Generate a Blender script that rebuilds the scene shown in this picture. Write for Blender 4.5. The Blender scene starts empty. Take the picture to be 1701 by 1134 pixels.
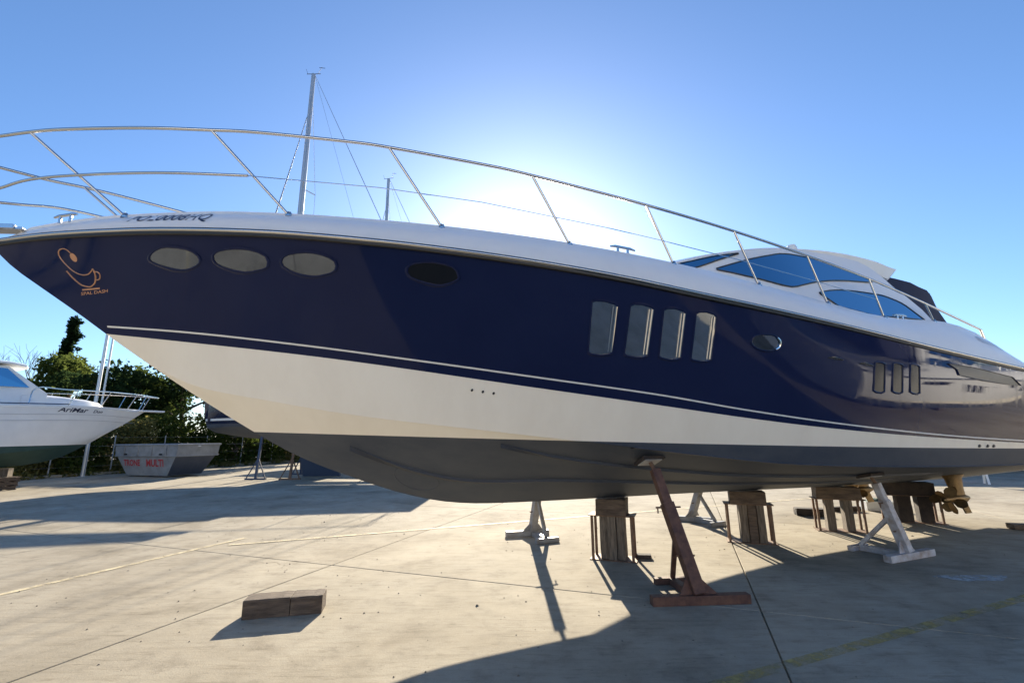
import bpy, bmesh, math, random
import numpy as np
from mathutils import Matrix, Vector
R = math.radians
random.seed(7); np.random.seed(7)
SC = bpy.context.scene
COL = SC.collection

# ------------------------------------------------------------------ camera
CAM_H, F_PX, PITCH, ROLL = 1.65, 755.0, math.atan(160.0 / 755.0), R(0.6)
cd = bpy.data.cameras.new('camera'); cam = bpy.data.objects.new('camera', cd); COL.objects.link(cam)
cd.sensor_width = 36.0; cd.lens = 36.0 * F_PX / 1701.0; cd.clip_start = 0.05; cd.clip_end = 3000
_F = Vector((0, math.cos(PITCH), math.sin(PITCH))); _R = Vector((1, 0, 0)); _U = _R.cross(_F)
_R2 = _R * math.cos(ROLL) - _U * math.sin(ROLL); _U2 = _U * math.cos(ROLL) + _R * math.sin(ROLL)
cam.matrix_world = Matrix(((_R2.x, _U2.x, -_F.x, 0), (_R2.y, _U2.y, -_F.y, 0), (_R2.z, _U2.z, -_F.z, CAM_H), (0, 0, 0, 1)))
SC.camera = cam

# ------------------------------------------------------------------ sky and sun
SUN_EL, SUN_AZ = R(20.3), R(1.5)            # azimuth clockwise from +Y
SUN_DIR = Vector((math.sin(SUN_AZ) * math.cos(SUN_EL), math.cos(SUN_AZ) * math.cos(SUN_EL), math.sin(SUN_EL)))
world = bpy.data.worlds.new('World'); SC.world = world; world.use_nodes = True
nt = world.node_tree; nt.nodes.clear()
wo = nt.nodes.new('ShaderNodeOutputWorld'); bg = nt.nodes.new('ShaderNodeBackground'); sky = nt.nodes.new('ShaderNodeTexSky')
sky.sky_type = 'NISHITA'; sky.sun_disc = False; sky.sun_elevation = SUN_EL; sky.sun_rotation = SUN_AZ
sky.air_density = 1.0; sky.dust_density = .55; sky.ozone_density = 6.0; sky.altitude = 0
bg.inputs['Strength'].default_value = 0.074
nt.links.new(sky.outputs[0], bg.inputs['Color']); nt.links.new(bg.outputs[0], wo.inputs['Surface'])
sd = bpy.data.lights.new('sun', 'SUN'); sun = bpy.data.objects.new('sun', sd); COL.objects.link(sun)
sd.energy = 4.6; sd.angle = R(0.5); sd.color = (1.0, 0.88, 0.69)
sun.rotation_euler = SUN_DIR.to_track_quat('Z', 'Y').to_euler(); sun.location = (0, 40, 30)
vs = SC.view_settings; vs.view_transform = 'Standard'; vs.look = 'None'; vs.gamma = 1.0; vs.use_curve_mapping = False
vs.exposure = 1.6
SC.cycles.use_denoising = True

# ------------------------------------------------------------------ helpers
class MB:
    def __init__(s): s.v = []; s.f = []
    def add(s, vs, fs):
        o = len(s.v); s.v += [tuple(p) for p in vs]; s.f += [tuple(i + o for i in f) for f in fs]; return s
    def box(s, c, d, M=None):
        x, y, z = d[0] / 2, d[1] / 2, d[2] / 2
        vs = [Vector((i, j, k)) for i in (-x, x) for j in (-y, y) for k in (-z, z)]
        if M is not None: vs = [M @ p for p in vs]
        return s.add([p + Vector(c) for p in vs], [(0, 1, 3, 2), (4, 6, 7, 5), (0, 4, 5, 1), (2, 3, 7, 6), (0, 2, 6, 4), (1, 5, 7, 3)])
    def rough(s, d, nx=3, nz=3, j=.006, z0=0.0, seed=0):
        # hewn timber: box with subdivided, slightly uneven faces standing on z0
        rg = random.Random(seed); X, Y, Z = d; rows = []
        for k in range(nz + 1):
            z = z0 + Z * k / nz; row = []; tx, ty = 1 - rg.uniform(0, .03), 1 - rg.uniform(0, .03)
            for (ax, ay, bx, by) in ((-1, -1, 1, -1), (1, -1, 1, 1), (1, 1, -1, 1), (-1, 1, -1, -1)):
                for i in range(nx):
                    t = i / nx; row.append(((ax + (bx - ax) * t) * X / 2 * tx + rg.uniform(-j, j), (ay + (by - ay) * t) * Y / 2 * ty + rg.uniform(-j, j), z + (rg.uniform(-j, j) if 0 < k < nz else 0)))
            rows.append(row)
        s.grid(rows, wrap=True); n = len(rows[0]); o = len(s.v) - n * (nz + 1); s.f += [tuple(range(o + n - 1, o - 1, -1)), tuple(range(len(s.v) - n, len(s.v)))]; return s
    def bar(s, a, b, w, h, up=(0, 0, 1)):
        a, b = Vector(a), Vector(b); d = (b - a); L = d.length; d.normalize(); u = Vector(up)
        x = d.cross(u)
        if x.length < 1e-4: x = d.cross(Vector((0, 1, 0)))
        x.normalize(); u = x.cross(d)
        return s.box((a + b) / 2, (w, L, h), Matrix((x, d, u)).transposed())
    def tube(s, pts, r, n=8, closed=False, cap=True):
        pts = [Vector(p) for p in pts]; m = len(pts); rs = r if isinstance(r, (list, tuple)) else [r] * m
        up = None; vs = []
        for i, p in enumerate(pts):
            if closed: t = pts[(i + 1) % m] - pts[i - 1]
            else: t = pts[min(i + 1, m - 1)] - pts[max(i - 1, 0)]
            if t.length < 1e-9: t = Vector((0, 0, 1))
            t.normalize()
            if up is None:
                up = Vector((0, 0, 1)) if abs(t.z) < 0.9 else Vector((1, 0, 0))
            x = t.cross(up); x.normalize(); up = x.cross(t); up.normalize()
            for k in range(n):
                a = 2 * math.pi * (k + .5) / n; vs.append(p + (x * math.cos(a) + up * math.sin(a)) * rs[i])
        fs = []
        for i in range(m if closed else m - 1):
            j = (i + 1) % m
            for k in range(n): fs.append((i * n + k, i * n + (k + 1) % n, j * n + (k + 1) % n, j * n + k))
        if cap and not closed: fs += [tuple(range(n - 1, -1, -1)), tuple(range((m - 1) * n, m * n))]
        return s.add(vs, fs)
    def grid(s, rows, wrap=False):
        n = len(rows[0]); vs = [p for r in rows for p in r]; fs = []
        for i in range(len(rows) - 1):
            for k in range(n if wrap else n - 1): fs.append((i * n + k, i * n + (k + 1) % n, (i + 1) * n + (k + 1) % n, (i + 1) * n + k))
        return s.add(vs, fs)
    def prism(s, pts, off):
        n = len(pts); off = Vector(off); a = [Vector(p) for p in pts]; b = [p + off for p in a]
        return s.add(a + b, [tuple(range(n - 1, -1, -1)), tuple(range(n, 2 * n))] + [(i, (i + 1) % n, n + (i + 1) % n, n + i) for i in range(n)])
    def lathe(s, prof, c=(0, 0, 0), n=16, M=None):
        rows = []
        for r, z in prof:
            row = [Vector((r * math.cos(2 * math.pi * k / n), r * math.sin(2 * math.pi * k / n), z)) for k in range(n)]
            rows.append([(M @ p if M is not None else p) + Vector(c) for p in row])
        return s.grid(rows, wrap=True)
    def build(s, name, mat, parent=None, smooth=False, bevel=0, ang=35, merge=True):
        me = bpy.data.meshes.new(name); me.from_pydata(s.v, [], s.f)
        bm = bmesh.new(); bm.from_mesh(me)
        if merge: bmesh.ops.remove_doubles(bm, verts=bm.verts, dist=1e-5)
        bmesh.ops.recalc_face_normals(bm, faces=bm.faces); bm.to_mesh(me); bm.free()
        me.materials.append(MAT[mat] if isinstance(mat, str) else mat)
        if smooth:
            me.polygons.foreach_set('use_smooth', [True] * len(me.polygons)); me.set_sharp_from_angle(angle=R(ang))
        o = bpy.data.objects.new(name, me); COL.objects.link(o)
        if parent: o.parent = parent
        if bevel:
            m = o.modifiers.new('bevel', 'BEVEL'); m.width = bevel; m.segments = 2; m.limit_method = 'ANGLE'
        return o
def tag(o, label, cat=None, group=None, kind=None):
    if label: o['label'] = label
    if cat: o['category'] = cat
    if group: o['group'] = group
    if kind: o['kind'] = kind
    return o
def empty(name, loc=(0, 0, 0), rz=0.0):
    o = bpy.data.objects.new(name, None); COL.objects.link(o); o.location = loc; o.rotation_euler = (0, 0, rz); o.empty_display_size = .2
    return o
def copy_tree(o, parent=None):
    c = o.copy(); COL.objects.link(c); c.parent = parent
    for ch in list(o.children): copy_tree(ch, c)
    return c
def pchip(pts):
    xs = np.array([p[0] for p in pts], float); ys = np.array([p[1] for p in pts], float)
    h = np.diff(xs); d = np.diff(ys) / h; m = np.zeros(len(xs)); m[0] = d[0]; m[-1] = d[-1]
    for i in range(1, len(xs) - 1):
        m[i] = 0 if d[i - 1] * d[i] <= 0 else (h[i - 1] + h[i]) / (h[i - 1] / d[i] + h[i] / d[i - 1])
    def f(x):
        x = min(max(x, xs[0]), xs[-1]); i = int(min(max(np.searchsorted(xs, x) - 1, 0), len(h) - 1)); t = (x - xs[i]) / h[i]
        return float((1 + 2 * t) * (1 - t) ** 2 * ys[i] + t * (1 - t) ** 2 * h[i] * m[i] + t * t * (3 - 2 * t) * ys[i + 1] + t * t * (t - 1) * h[i] * m[i + 1])
    return f
def lerp(a, b, t): return a + (b - a) * t
def catmull(pts, k=6, closed=False):
    P = [Vector(p) for p in pts]; n = len(P); out = []
    for i in range(n if closed else n - 1):
        g = (lambda j: P[j % n]) if closed else (lambda j: P[min(max(j, 0), n - 1)])
        a, b, c, d = g(i - 1), g(i), g(i + 1), g(i + 2)
        for q in range(k):
            t = q / k; out.append(.5 * ((2 * b) + (c - a) * t + (2 * a - 5 * b + 4 * c - d) * t * t + (3 * b - a - 3 * c + d) * t ** 3))
    if not closed: out.append(P[-1])
    return out
def text2d(txt, size=1.0, shear=0.0, bold=0.0, spacing=1.0):
    cu = bpy.data.curves.new('lettering', 'FONT'); cu.body = txt; cu.size = size; cu.shear = shear; cu.offset = bold; cu.space_character = spacing
    cu.resolution_u = 3; cu.fill_mode = 'FRONT'
    o = bpy.data.objects.new('lettering', cu); COL.objects.link(o)
    dg = bpy.context.evaluated_depsgraph_get(); me = bpy.data.meshes.new_from_object(o.evaluated_get(dg))
    vs = [(v.co.x, v.co.y) for v in me.vertices]; fs = [tuple(p.vertices) for p in me.polygons]
    bpy.data.objects.remove(o); bpy.data.curves.remove(cu); bpy.data.meshes.remove(me)
    w = max(v[0] for v in vs); return vs, fs, w

# ------------------------------------------------------------------ materials
MAT = {}
def mat(name, col, rough=.5, metal=0.0, spec=.5, coat=0.0, var=None, scale=4.0, bump=0.0, bscale=40.0, rvar=0.0, stretch=None):
    """var = (colour, colour2) noise mix; bump = fine relief; wear through noise"""
    m = bpy.data.materials.new(name); m.use_nodes = True; N = m.node_tree.nodes; L = m.node_tree.links; p = N['Principled BSDF']
    p.inputs['Base Color'].default_value = (*col, 1); p.inputs['Roughness'].default_value = rough; p.inputs['Metallic'].default_value = metal
    p.inputs['Specular IOR Level'].default_value = spec; p.inputs['Coat Weight'].default_value = coat; p.inputs['Coat Roughness'].default_value = .03
    tc = N.new('ShaderNodeTexCoord'); mp = N.new('ShaderNodeMapping'); L.new(tc.outputs['Object'], mp.inputs['Vector'])
    if stretch: mp.inputs['Scale'].default_value = stretch
    if var:
        n = N.new('ShaderNodeTexNoise'); n.inputs['Scale'].default_value = scale; n.inputs['Detail'].default_value = 8; n.inputs['Roughness'].default_value = .65
        L.new(mp.outputs[0], n.inputs['Vector'])
        r = N.new('ShaderNodeValToRGB'); r.color_ramp.elements[0].position = .35; r.color_ramp.elements[1].position = .68
        r.color_ramp.elements[0].color = (*col, 1); r.color_ramp.elements[1].color = (*var, 1)
        L.new(n.outputs['Fac'], r.inputs['Fac']); L.new(r.outputs[0], p.inputs['Base Color'])
        if rvar:
            mr = N.new('ShaderNodeMapRange'); mr.inputs['To Min'].default_value = rough; mr.inputs['To Max'].default_value = rough + rvar
            L.new(n.outputs['Fac'], mr.inputs['Value']); L.new(mr.outputs[0], p.inputs['Roughness'])
    if bump:
        b = N.new('ShaderNodeBump'); b.inputs['Strength'].default_value = bump; b.inputs['Distance'].default_value = .01
        n2 = N.new('ShaderNodeTexNoise'); n2.inputs['Scale'].default_value = bscale; n2.inputs['Detail'].default_value = 6
        L.new(mp.outputs[0], n2.inputs['Vector']); L.new(n2.outputs['Fac'], b.inputs['Height']); L.new(b.outputs[0], p.inputs['Normal'])
    MAT[name] = m; return m
mat('navy_gelcoat', (.010, .016, .054), .04, spec=.2, var=(.013, .020, .062), scale=.6, bump=.03, bscale=1.1)
def grazing_gloss(name, lo, hi):
    # lacquer over gelcoat: weak mirror face on, strong at grazing angles; faint dust streaks roughen it
    N = MAT[name].node_tree.nodes; L = MAT[name].node_tree.links; p = N['Principled BSDF']
    lw = N.new('ShaderNodeLayerWeight'); lw.inputs['Blend'].default_value = .35; mr = N.new('ShaderNodeMapRange'); mr.inputs['From Min'].default_value = .25; mr.inputs['From Max'].default_value = .8; mr.inputs['To Min'].default_value = lo; mr.inputs['To Max'].default_value = hi
    L.new(lw.outputs['Facing'], mr.inputs['Value']); L.new(mr.outputs[0], p.inputs['Specular IOR Level'])
    tc = N.new('ShaderNodeTexCoord'); mp = N.new('ShaderNodeMapping'); mp.inputs['Scale'].default_value = (6, 6, .35); n = N.new('ShaderNodeTexNoise'); n.inputs['Scale'].default_value = 2.2; n.inputs['Detail'].default_value = 8
    m2 = N.new('ShaderNodeMapRange'); m2.inputs['From Min'].default_value = .45; m2.inputs['From Max'].default_value = .8; m2.inputs['To Min'].default_value = .03; m2.inputs['To Max'].default_value = .16
    L.new(tc.outputs['Object'], mp.inputs['Vector']); L.new(mp.outputs[0], n.inputs['Vector']); L.new(n.outputs['Fac'], m2.inputs['Value']); L.new(m2.outputs[0], p.inputs['Roughness'])
grazing_gloss('navy_gelcoat', .14, .9)
mat('white_gelcoat', (.78, .78, .78), .18, var=(.74, .745, .75), scale=1.5)
mat('boot_white', (.89, .83, .71), .36, var=(.84, .775, .655), scale=1.6, stretch=(1.6, 1.6, .35), rvar=.15)
mat('antifouling', (.032, .043, .064), .5, var=(.062, .071, .087), scale=3.2, bump=.12, bscale=45, rvar=.25, stretch=(.5, 1, 1))
mat('strake_dark', (.024, .029, .040), .55)
mat('stripe_white', (.75, .75, .72), .3)
mat('steel', (.55, .55, .55), .15, 1.0, bump=.02, bscale=20)
mat('chrome', (.88, .88, .88), .06, 1.0)
mat('rubber', (.012, .012, .013), .45)
mat('mirror_glass', (.19, .42, .58), .03, 1.0)
mat('window_glass', (.36, .40, .46), .05, .9, bump=.03, bscale=2.5)
mat('port_glass', (.13, .15, .185), .04, .85, bump=.05, bscale=4)
mat('dark_glass', (.010, .012, .016), .22, 0.0, spec=.2)
mat('canvas_navy', (.012, .016, .040), .85, var=(.018, .022, .05), scale=8, bump=.25, bscale=14)
mat('copper_paint', (.55, .29, .17), .35, .3)
mat('letter_navy', (.01, .02, .06), .4)
mat('letter_grey', (.25, .27, .32), .4)
mat('brass', (.30, .20, .09), .35, .9, var=(.17, .115, .06), scale=9, rvar=.25)
mat('timber', (.055, .038, .028), .85, var=(.15, .108, .074), scale=5, bump=.6, bscale=22, stretch=(1, 6, 6))
mat('timber_post', (.065, .05, .038), .9, var=(.22, .18, .135), scale=5, bump=.6, bscale=22, stretch=(7, 7, .8))
mat('timber_black', (.022, .018, .018), .9, var=(.06, .045, .035), scale=6, bump=.5, bscale=25)
mat('rust_red', (.062, .026, .021), .6, var=(.15, .075, .048), scale=11, bump=.25, bscale=60, rvar=.25)
mat('rust_steel', (.12, .075, .05), .7, .3, var=(.22, .13, .08), scale=14, bump=.2, bscale=60)
mat('stand_white', (.52, .53, .56), .5, var=(.30, .24, .20), scale=9, bump=.15, bscale=50)
mat('stand_grey', (.34, .345, .36), .5, var=(.22, .21, .20), scale=6)
mat('stand_blue', (.02, .04, .09), .5)
mat('fishing_white', (.76, .78, .80), .28, var=(.70, .72, .74), scale=2)
mat('fishing_green', (.012, .045, .045), .7, var=(.02, .06, .058), scale=3)
mat('sail_navy', (.012, .018, .045), .15)
mat('sail_blue', (.012, .032, .07), .6)
mat('alu', (.50, .52, .54), .4, .6)
mat('wire', (.30, .31, .33), .4, .6)
mat('skip_grey', (.29, .30, .31), .55, var=(.20, .205, .21), scale=3, bump=.1, bscale=30)
mat('skip_end_shade', (.045, .058, .09), .6, var=(.06, .075, .11), scale=3)  # dark blue stands in for the shade on the skip's end face
mat('letter_red', (.42, .03, .04), .5)
mat('bark', (.10, .075, .055), .95, var=(.17, .13, .10), scale=9, bump=.8, bscale=18, stretch=(4, 4, 1))
mat('dark_net', (.02, .06, .055), .8, var=(.05, .12, .10), scale=20)
mat('white_plastic', (.75, .75, .73), .4)
mat('orange', (.55, .12, .03), .5)
mat('galv', (.42, .43, .44), .5, .5)
mat('render_wall', (.78, .74, .66), .9, var=(.72, .68, .60), scale=1.5)  # walls of the added shed, kept pale to bounce more fill light
mat('roof_tile', (.30, .13, .08), .9)
def leafmat(name, c1, c2, scale=1.2):
    m = bpy.data.materials.new(name); m.use_nodes = True; N = m.node_tree.nodes; L = m.node_tree.links; N.remove(N['Principled BSDF'])
    out = [n for n in N if n.type == 'OUTPUT_MATERIAL'][0]
    tc = N.new('ShaderNodeTexCoord'); n = N.new('ShaderNodeTexNoise'); n.inputs['Scale'].default_value = scale; n.inputs['Detail'].default_value = 9; n.inputs['Roughness'].default_value = .8
    r = N.new('ShaderNodeValToRGB'); r.color_ramp.elements[0].position = .33; r.color_ramp.elements[1].position = .7
    r.color_ramp.elements[0].color = (*c1, 1); r.color_ramp.elements[1].color = (*c2, 1)
    d = N.new('ShaderNodeBsdfDiffuse'); t = N.new('ShaderNodeBsdfTranslucent'); x = N.new('ShaderNodeMixShader'); x.inputs[0].default_value = .6
    L.new(tc.outputs['Object'], n.inputs['Vector']); L.new(n.outputs['Fac'], r.inputs['Fac'])
    for q in (d, t): L.new(r.outputs[0], q.inputs['Color'])
    L.new(d.outputs[0], x.inputs[1]); L.new(t.outputs[0], x.inputs[2]); L.new(x.outputs[0], out.inputs['Surface']); MAT[name] = m
leafmat('leaf_green', (.026, .045, .012), (.11, .14, .032))
leafmat('leaf_dark', (.016, .032, .014), (.055, .085, .028))
leafmat('leaf_dry', (.11, .10, .035), (.32, .29, .10))
leafmat('leaf_bright', (.035, .055, .014), (.14, .17, .042))
leafmat('leaf_cypress', (.010, .022, .010), (.030, .05, .02))

def concrete_mat():
    m = bpy.data.materials.new('concrete'); m.use_nodes = True; N = m.node_tree.nodes; L = m.node_tree.links; p = N['Principled BSDF']
    g = N.new('ShaderNodeNewGeometry'); oi = N.new('ShaderNodeObjectInfo')
    def noise(sc, det=8, ro=.6, vec=None, dist=0.0):
        n = N.new('ShaderNodeTexNoise'); n.inputs['Scale'].default_value = sc; n.inputs['Detail'].default_value = det; n.inputs['Roughness'].default_value = ro; n.inputs['Distortion'].default_value = dist
        L.new(vec or g.outputs['Position'], n.inputs['Vector']); return n.outputs['Fac']
    def ramp(fac, stops):
        r = N.new('ShaderNodeValToRGB'); e = r.color_ramp.elements
        e[0].position, e[0].color = stops[0][0], (*stops[0][1], 1); e[1].position, e[1].color = stops[-1][0], (*stops[-1][1], 1)
        for q, c in stops[1:-1]:
            k = e.new(q); k.color = (*c, 1)
        L.new(fac, r.inputs['Fac']); return r.outputs[0]
    def mixc(kind, fac, a, b):
        x = N.new('ShaderNodeMix'); x.data_type = 'RGBA'; x.blend_type = kind
        if isinstance(fac, float): x.inputs[0].default_value = fac
        else: L.new(fac, x.inputs[0])
        L.new(a, x.inputs[6]); 
        if isinstance(b, tuple): x.inputs[7].default_value = (*b, 1)
        else: L.new(b, x.inputs[7])
        return x.outputs[2]
    base = ramp(noise(.55, 10, .62, dist=.4), [(.30, (.225, .197, .150)), (.46, (.335, .298, .235)), (.70, (.42, .382, .31))])
    mot = ramp(noise(3.2, 12, .7), [(.25, (.62, .60, .58)), (.46, (.96, .96, .95)), (.8, (1.14, 1.13, 1.1))]); c = mixc('MULTIPLY', 1.0, base, mot)
    # trowel / drag streaks along the slab direction
    mp = N.new('ShaderNodeMapping'); mp.inputs['Rotation'].default_value = (0, 0, R(25)); mp.inputs['Scale'].default_value = (.9, 7, 1); L.new(g.outputs['Position'], mp.inputs['Vector'])
    st = ramp(noise(1.6, 9, .7, mp.outputs[0]), [(.34, (.80, .79, .77)), (.5, (1, 1, 1)), (1, (1, 1, 1))]); c = mixc('MULTIPLY', .75, c, st)
    mp2 = N.new('ShaderNodeMapping'); mp2.inputs['Rotation'].default_value = (0, 0, R(-65)); mp2.inputs['Scale'].default_value = (1.2, 9, 1); L.new(g.outputs['Position'], mp2.inputs['Vector'])
    st2 = ramp(noise(2.6, 8, .75, mp2.outputs[0], .6), [(.36, (.70, .68, .65)), (.46, (1, 1, 1)), (.72, (1, 1, 1)), (.82, (1.14, 1.13, 1.1))]); c = mixc('MULTIPLY', .7, c, st2)
    gr_ = ramp(noise(140, 2, .5), [(.3, (.78, .76, .73)), (.55, (1.05, 1.05, 1.04)), (.8, (1.15, 1.14, 1.12))]); c = mixc('MULTIPLY', .6, c, gr_)
    # oil and damp stains
    sp = ramp(noise(.9, 5, .55, dist=1.0), [(.58, (1, 1, 1)), (.68, (.70, .675, .65)), (.8, (.58, .555, .53))]); c = mixc('MULTIPLY', .5, c, sp)
    fl = ramp(noise(26, 4, .6), [(.29, (.45, .43, .40)), (.33, (1, 1, 1)), (1, (1, 1, 1))]); c = mixc('MULTIPLY', .8, c, fl)
    # hairline cracks
    nv = N.new('ShaderNodeTexNoise'); nv.inputs['Scale'].default_value = 1.3; nv.inputs['Detail'].default_value = 5; L.new(g.outputs['Position'], nv.inputs['Vector'])
    va = N.new('ShaderNodeVectorMath'); va.operation = 'MULTIPLY_ADD'; va.inputs[1].default_value = (.9, .9, .9); L.new(nv.outputs['Color'], va.inputs[0]); L.new(g.outputs['Position'], va.inputs[2])
    vo = N.new('ShaderNodeTexVoronoi'); vo.feature = 'DISTANCE_TO_EDGE'; vo.inputs['Scale'].default_value = .33; L.new(va.outputs[0], vo.inputs['Vector'])
    ck = ramp(vo.outputs['Distance'], [(0.0, (.42, .40, .37)), (.0045, (1, 1, 1)), (1, (1, 1, 1))])
    mk = ramp(noise(.35, 2, .5), [(.60, (0, 0, 0)), (.66, (1, 1, 1)), (1, (1, 1, 1))]); c = mixc('MULTIPLY', mk, c, ck)
    tone = N.new('ShaderNodeMapRange'); tone.inputs['To Min'].default_value = .93; tone.inputs['To Max'].default_value = 1.05; L.new(oi.outputs['Random'], tone.inputs['Value'])
    hv = N.new('ShaderNodeHueSaturation'); L.new(tone.outputs[0], hv.inputs['Value']); L.new(c, hv.inputs['Color']); L.new(hv.outputs[0], p.inputs['Base Color'])
    p.inputs['Roughness'].default_value = .9; p.inputs['Specular IOR Level'].default_value = .15
    b = N.new('ShaderNodeBump'); b.inputs['Strength'].default_value = .35; b.inputs['Distance'].default_value = .006
    ad = N.new('ShaderNodeMath'); ad.operation = 'ADD'; L.new(noise(9, 10, .7), ad.inputs[0]); L.new(noise(60, 4, .6), ad.inputs[1]); L.new(ad.outputs[0], b.inputs['Height']); L.new(b.outputs[0], p.inputs['Normal'])
    MAT['concrete'] = m
concrete_mat()
def worn_paint(name, col, cover):
    m = bpy.data.materials.new(name); m.use_nodes = True; N = m.node_tree.nodes; L = m.node_tree.links; p = N['Principled BSDF']
    out = [n for n in N if n.type == 'OUTPUT_MATERIAL'][0]; g = N.new('ShaderNodeNewGeometry')
    n = N.new('ShaderNodeTexNoise'); n.inputs['Scale'].default_value = 5; n.inputs['Detail'].default_value = 12; n.inputs['Roughness'].default_value = .75; L.new(g.outputs['Position'], n.inputs['Vector'])
    r = N.new('ShaderNodeMapRange'); r.inputs['From Min'].default_value = 1 - cover - .12; r.inputs['From Max'].default_value = 1 - cover + .12; L.new(n.outputs['Fac'], r.inputs['Value'])
    t = N.new('ShaderNodeBsdfTransparent'); x = N.new('ShaderNodeMixShader'); L.new(r.outputs[0], x.inputs[0]); L.new(t.outputs[0], x.inputs[1]); L.new(p.outputs[0], x.inputs[2]); L.new(x.outputs[0], out.inputs['Surface'])
    p.inputs['Base Color'].default_value = (*col, 1); p.inputs['Roughness'].default_value = .75; MAT[name] = m
worn_paint('paint_yellow', (.44, .35, .12), .48)
worn_paint('paint_cream', (.60, .51, .32), .52)
worn_paint('paint_spill', (.55, .60, .62), .47)

# ------------------------------------------------------------------ ground
gr = MB(); gr.add([(-900, -900, -.03), (900, -900, -.03), (900, 900, -.03), (-900, 900, -.03)], [(0, 1, 2, 3)])
ground = tag(gr.build('ground', 'concrete'), 'pale concrete boatyard ground reaching to the hedge', kind='structure')
SLAB, U0, V0, GANG = 5.15, .53, 5.33, R(-20.5)
EU = Vector((math.cos(GANG), math.sin(GANG), 0)); EV = Vector((-math.sin(GANG), math.cos(GANG), 0))
sl = MB(); h = SLAB / 2 - .007
rim = [(-h, -h), (h, -h), (h, h), (-h, h)]; rim2 = [(x * (1 - .006 / h), y * (1 - .006 / h)) for x, y in rim]
sl.add([(x, y, -.03) for x, y in rim] + [(x, y, -.005) for x, y in rim] + [(x, y, 0) for x, y in rim2],
       [(i, (i + 1) % 4, 4 + (i + 1) % 4, 4 + i) for i in range(4)] + [(4 + i, 4 + (i + 1) % 4, 8 + (i + 1) % 4, 8 + i) for i in range(4)] + [(8, 9, 10, 11)])
slab0 = sl.build('concrete_slab', 'concrete', ground)
first = True
for iu in range(-7, 6):
    for iv in range(-5, 8):
        c = EU * (U0 + (iu + .5) * SLAB) + EV * (V0 + (iv + .5) * SLAB)
        if c.y > 30 or c.x < -24: continue
        o = slab0 if first else slab0.copy()
        if not first: COL.objects.link(o); o.parent = ground
        first = False
        o.location = (c.x, c.y, random.uniform(-.0015, .0015)); o.rotation_euler = (0, 0, GANG)
def strip(name, a, b, w, m, label, z=.005):
    a, b = Vector((*a, 0)), Vector((*b, 0)); d = (b - a).normalized(); s = Vector((-d.y, d.x, 0)) * w / 2; up = Vector((0, 0, z)); q = MB()
    n = max(2, int((b - a).length / 1.0)); rows = [[a.lerp(b, i / n) + s + up, a.lerp(b, i / n) - s + up] for i in range(n + 1)]
    return tag(q.grid(rows).build(name, m), label, kind='structure')
strip('painted_line', (-7.6, .4), (-4.66, 8.42), .09, 'paint_cream', 'worn cream parking line running to the bow side of the yard')
strip('painted_line', (-4.62, 7.87), (14.0, 15.0), .10, 'paint_cream', 'faded cream parking line running under the yacht', z=.0065)
strip('painted_line', (-.4, 2.76), (9.2, 6.75), .105, 'paint_yellow', 'worn yellow parking line in the yacht shadow')
sp = MB(); c0 = Vector((5.35, 5.75, .005))
ring = [c0 + Vector((.38 * math.cos(a) * (1 + .25 * math.sin(3 * a)), .16 * math.sin(a) * (1 + .3 * math.cos(2 * a)), 0)) for a in [2 * math.pi * k / 24 for k in range(24)]]
sp.add(ring, [tuple(range(24))]); tag(sp.build('paint_spill', 'paint_spill'), 'pale grey paint spill on the shaded concrete', kind='structure')

gt = MB(); rg = random.Random(11)
for k in range(420):
    x = rg.uniform(-6, 7); y = rg.uniform(2.6, 11); r = rg.uniform(.003, .011) * (1.8 if rg.random() < .06 else 1)
    pts = [(x + r * math.cos(a) * rg.uniform(.7, 1.3), y + r * math.sin(a) * rg.uniform(.7, 1.3), .002) for a in (0, 1.3, 2.6, 3.9, 5.2)]
    gt.add(pts + [(x, y, .003 + r * rg.uniform(.5, 1.0))], [(0, 1, 5), (1, 2, 5), (2, 3, 5), (3, 4, 5), (4, 0, 5)])
mat('grit', (.10, .085, .065), .9, var=(.25, .22, .18), scale=2)
tag(gt.build('grit', 'grit', merge=False), 'loose grit and small stones scattered on the concrete', 'grit', kind='stuff')

# ------------------------------------------------------------------ the motor yacht
# local frame: x = metres aft of the bow, y = -b (b positive towards the photographer), z up
AXIS = math.atan2(.36501087, .93100326)
YO = Vector((-5.52305, 4.08582, 0)); YA = Vector((math.cos(AXIS), math.sin(AXIS), 0)); YN = Vector((YA.y, -YA.x, 0))
def yw(s, b, z): return YO + YA * s + YN * b + Vector((0, 0, z))
yacht = tag(empty('motor_yacht', YO, AXIS), 'large motor yacht with navy topsides and white deck propped on stands', 'yacht')
def mkb(B, L0, p, s0):
    return lambda s: B * (1 - (1 - min(max((s - s0) / L0, 0), 1)) ** p)
STEM = pchip([(.36, 3.60), (.45, 3.49), (.88, 3.14), (1.14, 2.95), (1.40, 2.75), (1.82, 2.44), (2.38, 2.05), (2.86, 1.74), (3.19, 1.54), (3.52, 1.38), (3.92, 1.22), (4.15, 1.13), (4.61, .98), (5.01, .89), (5.48, .84), (6.28, .82), (7.19, .81), (8.32, .80), (9.24, .79), (11.56, .755), (13.69, .74), (16, .74)])
RUBZ = pchip([(.36, 3.60), (.95, 3.62), (1.65, 3.61), (2.9, 3.55), (3.85, 3.47), (4.88, 3.37), (6.29, 3.22), (7.22, 3.11), (8.34, 3.01), (9.21, 2.94), (11.16, 2.76), (13.31, 2.58), (16, 2.38)])
NAVZ = pchip([(1.40, 2.75), (2.12, 2.66), (3.3, 2.51), (5.72, 2.155), (7.31, 1.94), (7.92, 1.86), (9.1, 1.735), (10.22, 1.65), (11.59, 1.575), (13.29, 1.50), (16, 1.41)])
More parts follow.
